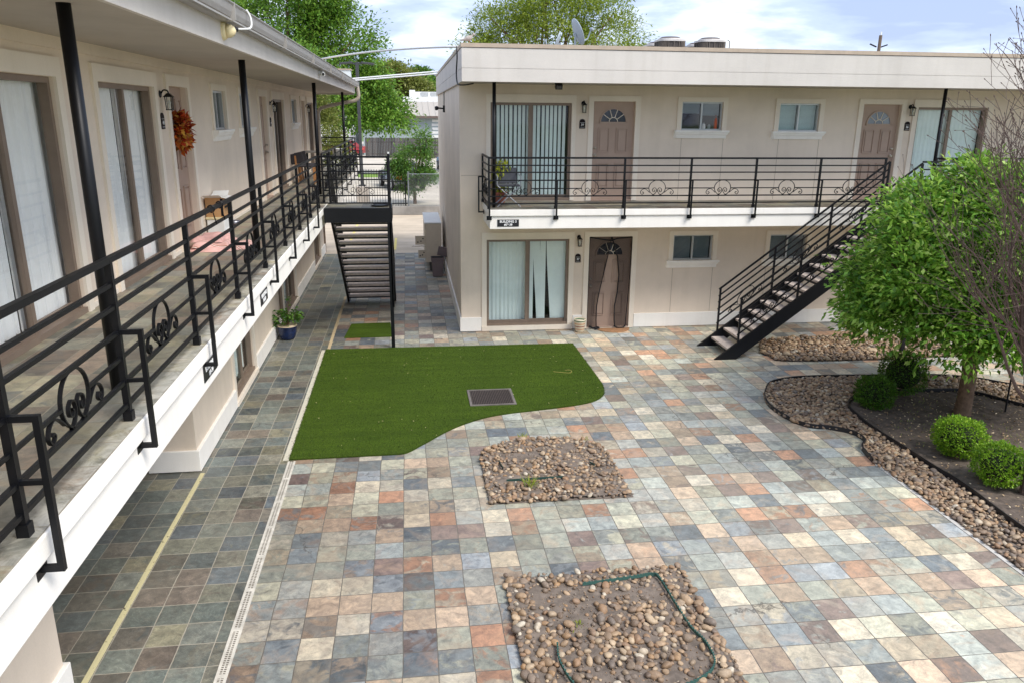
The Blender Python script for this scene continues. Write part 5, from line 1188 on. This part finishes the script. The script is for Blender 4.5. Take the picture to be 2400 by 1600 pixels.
MB().add(taper(.003, .46, .14, .175, .12, .15, .79, 22.35), BXF+[(4, 5, 6, 7)]).build('body', PLA, t, bevel=.02); MB().add(taper(.46, .56, .185, .19, .16, .165, .79, 22.35), BXF).build('collar', PLA, t); MB().box(.63, .95, 22.21, 22.49, .555, .558).build('opening', ROOM, t); MB().bar((.93, 22.5, .56), (.985, 22.5, .82), .3, .03, (0, 1, 0)).build('lid', PLA, t, bevel=.008)
# overhead pipes
def pipe(a, b, r, label, sag=0):
    a, b = Vector(a), Vector(b); pts = [tuple(a+(b-a)*s+Vector((0, 0, sag*4*s*(1-s)))) for s in np.linspace(0, 1, 12)]
    return tag(MB().tube(pts, r, 8).build('overhead_pipe', simple('white_pipe', lin(222, 222, 220), .4), smooth=True), label, 'pipe')
pipe((-2.25, 23, 5.95), (1.05, 16.3, 5.82), .022, 'single white pipe arching between the two roofs above the paired pipes', .06)
t = thing('overhead_pipe', 'pair of thin white pipes side by side between the roofs, below the single pipe', 'pipe', (-.3, 25.5, 5.6)); MB().tube([(-1.7, 26.0, 5.50), (1.03, 25.5, 5.73)], .022, 8).build('conduit', WPLASTIC, t); MB().tube([(-1.7, 26.1, 5.56), (1.03, 25.6, 5.80)], .022, 8).build('conduit', WPLASTIC, t)

# ------------------------------------------------------------------ on the flat roof
ACM = simple('ac_louvre', lin(112, 102, 92), .6, var=.2); ACT = simple('ac_top', lin(206, 200, 194), .5)
def ac(x, y, label):
    t = thing('ac_unit', label, 'air conditioner', (x, y, 5.6), 'air conditioners on the flat roof'); w = .31; k = 24
    sq = [(x+w*math.copysign(abs(math.cos(a))**.45, math.cos(a)), y+w*math.copysign(abs(math.sin(a))**.45, math.sin(a))) for a in np.linspace(0, 2*math.pi, 49)[:-1]]
    MB().prism(sq, 5.6, 6.24).build('coil', simple('ac_coil', lin(70, 64, 60), .8), t); m_ = MB()
    for a, b in sq[::1]: d = Vector((a-x, b-y, 0)).normalized()*.012; m_.box(a+d.x-.006, a+d.x+.006, b+d.y-.006, b+d.y+.006, 5.62, 6.24)
    m_.build('louvre_guard', ACM, t); MB().prism([(x+(a-x)*1.07, y+(b-y)*1.07) for a, b in sq], 6.24, 6.28).build('top', ACT, t)
    MB().lathe((x, y, 6.28), [(.26, 0), (.25, .045), (.2, .07), (.05, .075)], 28).build('fan_guard', simple('ac_fan_guard', lin(86, 76, 74), .5), t); MB().lathe((x, y, 6.28), [(.285, 0), (.28, .03), (.255, .032)], 28).build('fan_ring', ACT, t)
ac(6.32, 19.2, 'grey air conditioner on the flat roof, front one of the left pair'); ac(7.32, 19.2, 'grey air conditioner on the flat roof, front one of the right pair'); ac(6.47, 20.6, 'grey air conditioner half hidden behind the front left one on the flat roof'); ac(7.55, 20.6, 'grey air conditioner half hidden behind the front right one on the flat roof')
t = thing('pipe_post', 'thin bent metal conduit standing at the right of the rooftop air conditioners', 'conduit', (7.72, 19.0, 5.6)); MB().tube([(7.74, 19.0, 5.6), (7.74, 19.0, 6.26), (7.68, 19.0, 6.30)], .014, 6).build('tube', GUTTER, t)
DISH = simple('grey_dish', lin(164, 174, 182), .45, var=.08)
def dish(x, y, z, r, yaw, tilt, label):
    t = thing('satellite_dish', label, 'satellite dish', (x, y, 5.6), 'satellite dishes on the flat roof'); M = Matrix.Translation((x, y, z)) @ Matrix.Rotation(yaw, 4, 'Z') @ Matrix.Rotation(tilt, 4, 'Y')
    f = lambda a, b, c: tuple(M @ Vector((a, b, c)))
    vs = []; fs = []; k, l = 28, 5
    for side in (0, .012):
        for i in range(l+1):
            q = i/l
            for j in range(k): a = 6.283*j/k; vs.append((.12*r*q*q*1.6+side, r*q*math.cos(a)*.9, r*q*math.sin(a)))
    for s in (0, (l+1)*k):
        for i in range(l):
            for j in range(k): fs.append((s+i*k+j, s+i*k+(j+1) % k, s+(i+1)*k+(j+1) % k, s+(i+1)*k+j))
    for j in range(k): fs.append((l*k+j, l*k+(j+1) % k, (2*l+1)*k+(j+1) % k, (2*l+1)*k+j))
    MB(f).add(vs, fs).build('reflector', DISH, t, smooth=True)
    MB().tube([(x, y, 5.6), (x, y, z-.03), f(-.05, 0, 0)], .022, 8).build('mast', DISH, t); MB(f).tube([(-.02, 0, -r*.8), (.2, 0, -r*.75), (r*1.25, 0, -r*.25)], .016, 6).build('feed_arm', DISH, t); MB(f).bar((r*1.2, -.05, -r*.27), (r*1.32, -.05, -r*.2), .12, .06).build('receiver', DISH, t)
    return t
dish(3.47, 16.6, 6.15, .27, .15, -.42, 'larger grey satellite dish seen edge on at the front of the flat roof'); dish(3.26, 17.3, 6.02, .22, 2.9, -.35, 'smaller grey satellite dish tucked behind the larger one on the flat roof')
t = thing('roof_vent', 'small pale metal vent cap on the flat roof close to the left corner', 'vent', (1.75, 15.6, 5.6)); MB().lathe((1.78, 15.5, 5.6), [(.05, 0), (.05, .16), (.09, .16), (.08, .215), (.02, .225)], 16).build('cap', GUTTER, t)
# dove: one continuous body
t = thing('dove', 'pale grey dove perched on the roof corner of the flat roofed block', 'bird', (1.17, 14.95, 5.777))
def body(pts, rs, flat=.85, n=14):
    vs = []; fs = []
    for (x, y, z), r in zip(pts, rs):
        for k in range(n): a = 6.283*k/n; vs.append((x, y+r*.8*math.cos(a), z+r*math.sin(a)))
    for i in range(len(pts)-1):
        for k in range(n): fs.append((i*n+k, i*n+(k+1) % n, (i+1)*n+(k+1) % n, (i+1)*n+k))
    return MB().add(vs, fs+[tuple(range(n)), tuple((len(pts)-1)*n+k for k in range(n))])
bx, by, bz = 1.17, 14.95, 5.777
body([(bx-.16, by, bz+.045), (bx-.10, by, bz+.06), (bx-.05, by, bz+.075), (bx, by, bz+.085), (bx+.04, by, bz+.095), (bx+.06, by, bz+.125), (bx+.07, by, bz+.15), (bx+.085, by, bz+.155), (bx+.10, by, bz+.15), (bx+.125, by, bz+.143)], [.008, .02, .04, .05, .042, .026, .024, .024, .014, .002]).build('body', simple('dove_feather', lin(176, 164, 156), .8, var=.15, scale=30), t, smooth=True)
for s in (-.02, .02): MB().tube([(bx+.01, by+s, bz+.045), (bx+.012, by+s, bz+.002)], .004, 5).tube([(bx-.01, by+s, bz+.003), (bx+.035, by+s, bz+.003)], .003, 4).build('leg', simple('dove_leg', lin(170, 96, 88), .6), t)

# ------------------------------------------------------------------ background beyond the parking lot
WALLC = stucco('stained_concrete', lin(158, 154, 148), .5)
o = MB().box(-14, 14, 36.5, 36.75, 0, .41).build('low_wall', WALLC, bevel=.02); tag(o, 'low stained concrete wall at the far side of the parking lot', 'wall')
ZL = .40
t = thing('iron_fence', 'black iron picket fence on the low concrete wall behind the stairs', 'fence', (-2.5, 36.6, ZL)); m_ = MB()
x = -6.0
while x < -.02:
    h = 1.62 if x < -.85 else 1.16; m_.box(x-.009, x+.009, 36.6, 36.618, ZL, ZL+h); m_.add([(x-.016, 36.609, ZL+h), (x+.016, 36.609, ZL+h), (x, 36.609, ZL+h+.07)], [(0, 1, 2)]); x += .118
m_.build('picket', BLACK, t); MB().box(-6, -.85, 36.595, 36.623, ZL+1.45, ZL+1.49).box(-6, -.03, 36.595, 36.623, ZL+.1, ZL+.14).box(-.85, -.03, 36.595, 36.623, ZL+1.1, ZL+1.14).build('rail', BLACK, t)
for x in (-5.9, -3.4, -.85, -.12): MB().box(x-.03, x+.03, 36.58, 36.64, ZL, ZL+(1.68 if x < -.5 else 1.2)).build('post', BLACK, t)
GALV = simple('galvanised', lin(128, 134, 138), .4, metal=.4)
t = thing('chain_link_fence', 'galvanised chain link fence on the low wall, left of the flat roofed block', 'fence', (2, 36.6, ZL)); m_ = MB(); zt = 1.46; s = .075; W_ = 5.0
k = -int(zt/s)
while k*s < W_:
    a = k*s
    x0, z0_ = (a, 0) if a >= 0 else (0, -a); x1, z1_ = (a+zt, zt) if a+zt <= W_ else (W_, W_-a)
    m_.bar((x0, 36.6, ZL+z0_), (x1, 36.6, ZL+z1_), .006, .006, (0, 1, 0)); m_.bar((W_-x0, 36.606, ZL+z0_), (W_-x1, 36.606, ZL+z1_), .006, .006, (0, 1, 0)); k += 1
m_.build('mesh', GALV, t); MB().tube([(0, 36.6, ZL+zt), (W_, 36.6, ZL+zt)], .022, 8).build('top_rail', GALV, t)
for x in (0.02, 2.5, 5): MB().tube([(x, 36.6, ZL-.1), (x, 36.6, ZL+zt+.12)], .035, 8).build('post', GALV, t)
t = thing('street_light', 'dark double headed parking lot light pole on a square concrete base', 'light pole', (-2.15, 38, ZL))
MB().box(-2.43, -1.84, 37.7, 38.3, ZL-.02, 1.2).build('base', CONC, t, bevel=.02)
POLE = simple('dark_bronze_pole', lin(62, 64, 66), .5, var=.1); MB().box(-2.21, -2.07, 37.93, 38.07, 1.2, 6.75).build('pole', POLE, t); MB().box(-2.3, -1.98, 37.85, 38.15, 1.2, 1.26).build('base_plate', POLE, t)
for s in (-1, 1): MB().bar((-2.14+s*.07, 38, 6.66), (-2.14+s*.22, 38, 6.70), .08).build('arm', POLE, t); MB().bar((-2.14+s*.2, 38, 6.72), (-2.14+s*.78, 38, 6.66), .3, .09).build('lamp_head', POLE, t, bevel=.02)
# wooden fence and warehouse
WF = islandmat('weathered_board', [(0, lin(58, 55, 56)), (.5, lin(76, 72, 71)), (1, lin(94, 89, 87))], .9, .2)
t = thing('wooden_fence', 'grey weathered board fence in front of the pale metal building', 'fence', (0, 77, ZL)); m_ = MB(); x = -3.9
while x < 14: m_.box(x, x+.138, 77+random.uniform(-.008, .008), 77.03, ZL-.05, ZL+1.84+random.uniform(-.02, .02)); x += .15
m_.build('boards', WF, t); MB().box(-3.9, 14, 77.04, 77.09, ZL+.3, ZL+.38).box(-3.9, 14, 77.04, 77.09, ZL+1.4, ZL+1.48).build('rail', WF, t)
def metalwall(name, c, sc):
    m, nt, b = mat(name); sp = N(nt, 'ShaderNodeSeparateXYZ'); L(nt, geo_pos(nt), sp.inputs[0]); w = math_(nt, 'FRACT', math_(nt, 'MULTIPLY', sp.outputs[0], sc))
    d = ramp(nt, w, [(0, (.8, .8, .8, 1)), (.03, (1, 1, 1, 1)), (.97, (1, 1, 1, 1)), (1, (.8, .8, .8, 1))]); L(nt, mixc(nt, 1, d, c, 'MULTIPLY'), b.inputs['Base Color']); b.inputs['Roughness'].default_value = .5; return m
t = thing('metal_building', 'pale blue grey metal sided building with a ribbed sloped roof beyond the wooden fence', 'building', (4, 84, ZL))
MB().box(-4.3, 22, 82, 96, ZL-.3, 4.15).build('wall', metalwall('pale_metal_siding', lin(160, 172, 174), .5), t)
m_ = MB(); m_.quad((-4.6, 81.5, 4.22), (22, 81.5, 4.22), (22, 89, 5.7), (-4.6, 89, 5.7)).quad((-4.6, 96.5, 4.22), (22, 96.5, 4.22), (22, 89, 5.7), (-4.6, 89, 5.7)); x = -4.4
while x < 22: m_.bar((x, 81.5, 4.24), (x, 89, 5.72), .07, .05); x += .62
m_.build('roof', simple('pale_roof_sheet', lin(176, 168, 156), .6), t); MB().box(-4.6, 22, 81.3, 81.5, 4.02, 4.24).build('eave_gutter', simple('brown_eave', lin(108, 92, 84), .6), t)
m_ = MB(); 
for i in range(9): m_.box(2.55+random.uniform(0, .1), 3.3, 81.97, 82, .6+i*.38, .85+i*.38)
m_.build('painted_patch', WPLASTIC, t)
t = thing('white_rooftop_unit', 'white industrial equipment standing above the ribbed roof of the metal building', 'industrial unit', (2.6, 100, ZL))
MB().box(-.4, 5, 100, 103, ZL-.3, 6.4).build('lower_block', WPLASTIC, t); MB().box(.5, 1.2, 100.2, 102, 6.4, 7.2).build('side_box', WPLASTIC, t); MB().box(1.2, 5, 100.2, 102, 6.4, 7.0).build('upper_box', WPLASTIC, t); MB().box(1.9, 2.8, 100.1, 100.2, 6.5, 6.95).box(3.1, 4.2, 100.1, 100.2, 6.55, 6.95).build('opening', ALU, t)
t = thing('white_shed', 'white gabled shed glimpsed between the leaves left of the metal building', 'shed', (-8, 86, ZL)); MB().box(-12, -5.2, 84, 92, ZL-.3, 3.6).build('wall', WPLASTIC, t); MB().add([(-12.3, 83.8, 3.5), (-4.9, 83.8, 3.5), (-8.6, 83.8, 5.4), (-12.3, 92.2, 3.5), (-4.9, 92.2, 3.5), (-8.6, 92.2, 5.4)], [(0, 1, 2), (3, 4, 5), (0, 2, 5, 3), (1, 2, 5, 4)]).build('roof', simple('white_roof', lin(226, 226, 222), .6), t)
# parked cars
def car(x, y, c, label, yaw=0, red=True):
    t = thing('parked_car', label, 'car', (x, y, ZL)); PA = simple('car_paint', c, .25, var=.05, spec=.7); M = Matrix.Translation((x, y, ZL)) @ Matrix.Rotation(yaw, 4, 'Z'); f = lambda a, b, z: tuple(M @ Vector((a, b, z)))
    def hull(prof, w, wt):
        k = len(prof); vs = [(-w if z < .95 else -wt, u, z) for u, z in prof]+[(w if z < .95 else wt, u, z) for u, z in prof]; return MB(f).add(vs, [tuple(range(k)), tuple(range(2*k-1, k-1, -1))]+[(i, (i+1) % k, k+(i+1) % k, k+i) for i in range(k)])
    hull([(-2.2, .3), (-2.25, .6), (-2.15, .92), (-1.5, .98), (-.9, 1.45), (.6, 1.47), (1.3, .98), (2.1, .85), (2.25, .55), (2.2, .3)], .9, .72).build('body', PA, t, bevel=.05)
    hull([(-1.42, 1.0), (-.92, 1.41), (.58, 1.43), (1.22, 1.0)], .76, .735).build('window', SIGNB, t); MB(f).quad((-.62, -1.40, 1.03), (.62, -1.40, 1.03), (.58, -.95, 1.43), (-.58, -.95, 1.43)).build('rear_window', SIGNB, t)
    for a in (-.86, .86):
        for b in (-1.35, 1.4): w = MB(f).tube([(a-.1, b, .33), (a+.1, b, .33)], .33, 18).build('tyre', SIGNB, t); MB(f).tube([(a-.11, b, .33), (a+.11, b, .33)], .2, 14).build('rim', ALU, w)
    RD = simple('red_lens', lin(226, 64, 44), .2)
    for a in (-.68, .68): MB(f).bar((a-.16, -2.24, .72), (a+.16, -2.24, .72), .05, .16).build('tail_light', RD, t)
    MB(f).bar((-.9, -2.25, .45), (.9, -2.25, .45), .12, .2).build('bumper', PA, t)
car(-.35, 46, lin(70, 72, 78), 'dark car with red tail lights mostly hidden behind the shrub by the fence', .25)
car(-6.2, 80, lin(150, 30, 32), 'red car parked beyond the left gallery railing in the distance', 1.3); car(3.35, 60, lin(46, 110, 160), 'blue car partly visible at the left edge of the flat roofed block', .1)
# shrub tree by the chain link fence and background trees
def bgtree(name, label, base, lobes, per, leaf, m, clump, seed, tr=.2, droop=.25, shell=(.6, 1.0), wd=.5, group=None, zmin=-.6):
    t = thing(name, label, 'tree' if 'tree' in name else 'shrub', base, group); b = Vector(base); mb = MB(); c0 = Vector(lobes[0][0])
    mb.tube([tuple(b-Vector((0, 0, .1))), tuple(b+(c0-b)*.3), tuple(b+(c0-b)*.6)], [tr, tr*.8, tr*.6], 9, False)
    limbs(mb, tuple(b+(c0-b)*.45), [tuple(Vector(c)+Vector((random.uniform(-.6, .6)*r[0], random.uniform(-.6, .6)*r[1], random.uniform(-.2, .6)*r[2]))) for c, r, n in lobes for _ in range(5)], tr*.45, .3, 6, 6)
    mb.build('trunk', BRK, t, smooth=True); crown(lobes, per, leaf, m, t, clump=clump, seed=seed, droop=droop, shell=shell, wd=wd, zmin=zmin); return t
bgtree('shrub_tree', 'small leafy green tree behind the chain link fence', (.32, 37.6, ZL), [((.25, 37.6, 2.2), (1.0, .9, 1.05), 130), ((.75, 37.6, 3.1), (.38, .4, .75), 36), ((-.4, 37.5, 2.0), (.55, .5, .6), 40), ((.9, 37.7, 1.6), (.5, .5, .5), 40), ((.1, 37.4, 1.2), (.5, .4, .4), 30)], 42, .13, SHR, .3, 21, .09, wd=.42)
bgtree('oak_tree', 'big bright green tree rising behind the left roof', (-6.5, 58, ZL), [((-8.2, 58, 9.6), (4.6, 4, 4.2), 200), ((-4.6, 57, 8.4), (3.1, 3.4, 3.3), 130), ((-3.0, 57, 6.2), (1.9, 2.5, 1.8), 70), ((-1.6, 56.5, 4.2), (2.0, 2, 1.3), 80), ((-3.4, 56, 4.4), (2.0, 2, 1.4), 70), ((-11.5, 58, 9), (3.5, 3, 3.5), 80), ((-6, 57, 12.0), (2.6, 2.6, 1.6), 50)], 95, .27, OAK, .95, 22, .35, shell=(.55, 1.0))
bgtree('hedge_bush', 'yellowish brown bush seen under the left roof past the gallery end', (-4.9, 44, ZL), [((-4.9, 44, 3.1), (1.6, 1.4, 2.3), 150), ((-3.9, 44, 2.2), (.9, .8, 1.6), 60), ((-5.2, 44, 4.9), (1.2, 1.1, 1.3), 60)], 60, .15, BRW, .4, 23, .12)
bgtree('ash_tree', 'brownish green tree behind the metal building right of the big green tree', (-1.9, 104, ZL), [((-2.0, 104, 8.4), (3.2, 2.5, 2.6), 90), ((.6, 104, 6.9), (2.8, 2.2, 2.0), 70), ((-3.5, 104, 6), (2.5, 2, 3), 50), ((1.6, 104, 5.6), (1.8, 2, 1.6), 40)], 85, .42, BRW, 1.0, 24, .3)
bgtree('round_tree', 'green tree between the brownish tree and the white rooftop equipment', (3.0, 125, ZL), [((2.2, 125, 7.0), (3.2, 2.5, 2.2), 80), ((5.5, 125, 6.2), (3, 2.5, 2.2), 60), ((.2, 125, 6), (2, 2, 2), 40)], 80, .45, OAK, 1.1, 25, .3)
bgtree('pine_tree', 'distant pine with tufted top against the sky beside the flat roofed block', (3.1, 150, ZL), [((2.6, 150, 11.4), (2.0, 1.6, .9), 26), ((4.6, 150, 9.9), (1.9, 1.5, 1.0), 24), ((3.0, 150, 8.6), (1.6, 1.4, 1), 18)], 60, .5, SHR, .8, 26, .25)
bgtree('willow_tree', 'feathery yellow green tree behind the flat roof by the satellite dishes', (8.6, 46, ZL), [((8.2, 46, 9.6), (3.6, 3, 2.9), 240), ((5.9, 46, 8.6), (2.4, 2.4, 1.9), 110), ((11.2, 46, 8.6), (2.3, 2.4, 2.4), 110), ((9.0, 46, 11.0), (2.2, 2.2, 1.6), 70), ((4.3, 46, 7.7), (1.4, 1.4, 1.2), 50), ((12.7, 46, 7.5), (1.3, 1.4, 1.3), 40)], 62, .20, WIL, .62, 27, .22, .1, (.35, 1.05), .36)
bgtree('round_tree', 'green tree canopy showing above the far left end of the gallery roof', (-6.5, 48, ZL), [((-6.6, 48, 6.5), (2.2, 2, 2.2), 80), ((-5.2, 48, 5.6), (1.5, 1.5, 1.3), 50)], 70, .2, OAK, .6, 28, .2)
t = thing('utility_pole', 'distant wooden utility pole rising behind the flat roof on the right', 'utility pole', (36.5, 60, 0)); MB().tube([(36.5, 60, 0), (36.6, 60, 10.6)], [.16, .12], 10).build('pole', simple('grey_wood', lin(112, 96, 86), .9), t); MB().bar((35.8, 60, 9.95), (36.35, 60, 9.75), .09).bar((36.75, 60, 9.75), (37.25, 60, 9.92), .09).build('insulator_arm', BLACK, t); MB().tube([(36.6, 60, 10.6), (36.62, 60, 10.85)], .05, 8).build('insulator', WPLASTIC, t)

# ------------------------------------------------------------------ sky, sun, camera
W = bpy.data.worlds.new('World'); SC.world = W; W.use_nodes = True; nt = W.node_tree; nt.nodes.clear()
SUN_EL, SUN_AZ = R_(50), R_(134)      # azimuth clockwise from +Y
sky = N(nt, 'ShaderNodeTexSky', sky_type='NISHITA', sun_disc=False, sun_elevation=SUN_EL, sun_rotation=SUN_AZ, air_density=1.0, dust_density=1.5)
tc = N(nt, 'ShaderNodeTexCoord'); sp = N(nt, 'ShaderNodeSeparateXYZ'); L(nt, tc.outputs['Generated'], sp.inputs[0])
dz = math_(nt, 'ADD', math_(nt, 'MAXIMUM', sp.outputs[2], 0), .16); cv = N(nt, 'ShaderNodeCombineXYZ'); L(nt, math_(nt, 'DIVIDE', sp.outputs[0], dz), cv.inputs[0]); L(nt, math_(nt, 'DIVIDE', sp.outputs[1], dz), cv.inputs[1])
n1 = noise(nt, cv.outputs[0], 1.15, 7, .55, .3).outputs[0]; n2 = noise(nt, cv.outputs[0], 2.1, 5, .55, .2).outputs[0]
cm = math_(nt, 'ADD', math_(nt, 'MULTIPLY', n1, .65), math_(nt, 'MULTIPLY', n2, .35))
cloud = ramp(nt, cm, [(.40, (.34, .42, .63, 1)), (.48, (.46, .55, .78, 1)), (.545, (.68, .75, .88, 1)), (.60, (.86, .89, .93, 1)), (.68, (.97, .97, .97, 1))])
b1 = N(nt, 'ShaderNodeBackground', _Strength=.10); L(nt, sky.outputs[0], b1.inputs[0]); b2 = N(nt, 'ShaderNodeBackground', _Strength=.86); L(nt, cloud, b2.inputs[0])
mx = N(nt, 'ShaderNodeMixShader', _0=.85); L(nt, b1.outputs[0], mx.inputs[1]); L(nt, b2.outputs[0], mx.inputs[2]); wo = N(nt, 'ShaderNodeOutputWorld'); L(nt, mx.outputs[0], wo.inputs[0])
sl_ = bpy.data.lights.new('sun', 'SUN'); sl_.energy = 2.0; sl_.angle = R_(24); sl_.color = (1, .96, .90); so = bpy.data.objects.new('sun', sl_); COL.objects.link(so)
d = Vector((math.sin(SUN_AZ)*math.cos(SUN_EL), math.cos(SUN_AZ)*math.cos(SUN_EL), math.sin(SUN_EL))); so.rotation_euler = (-d).to_track_quat('-Z', 'Y').to_euler(); so.location = (10, -10, 30)
cam = bpy.data.cameras.new('camera'); co = bpy.data.objects.new('camera', cam); COL.objects.link(co); cam.sensor_width = 36; cam.lens = 36*1819/2400; cam.clip_start = .05; cam.clip_end = 3000
RM = Matrix(((.9914526, -.02855431, .12730434), (-.13018893, -.28024605, .95105888), (.00851971, -.95950342, -.28156813)))
co.matrix_world = Matrix.Translation((0, 0, 4.57)) @ Matrix(((RM[0][0], -RM[0][1], -RM[0][2]), (RM[1][0], -RM[1][1], -RM[1][2]), (RM[2][0], -RM[2][1], -RM[2][2]))).to_4x4()
SC.camera = co
SC.view_settings.view_transform = 'Standard'; SC.view_settings.look = 'None'; SC.view_settings.exposure = 0.95; SC.view_settings.gamma = 1
SC.cycles.max_bounces = 8; SC.cycles.transparent_max_bounces = 12; SC.cycles.use_denoising = True
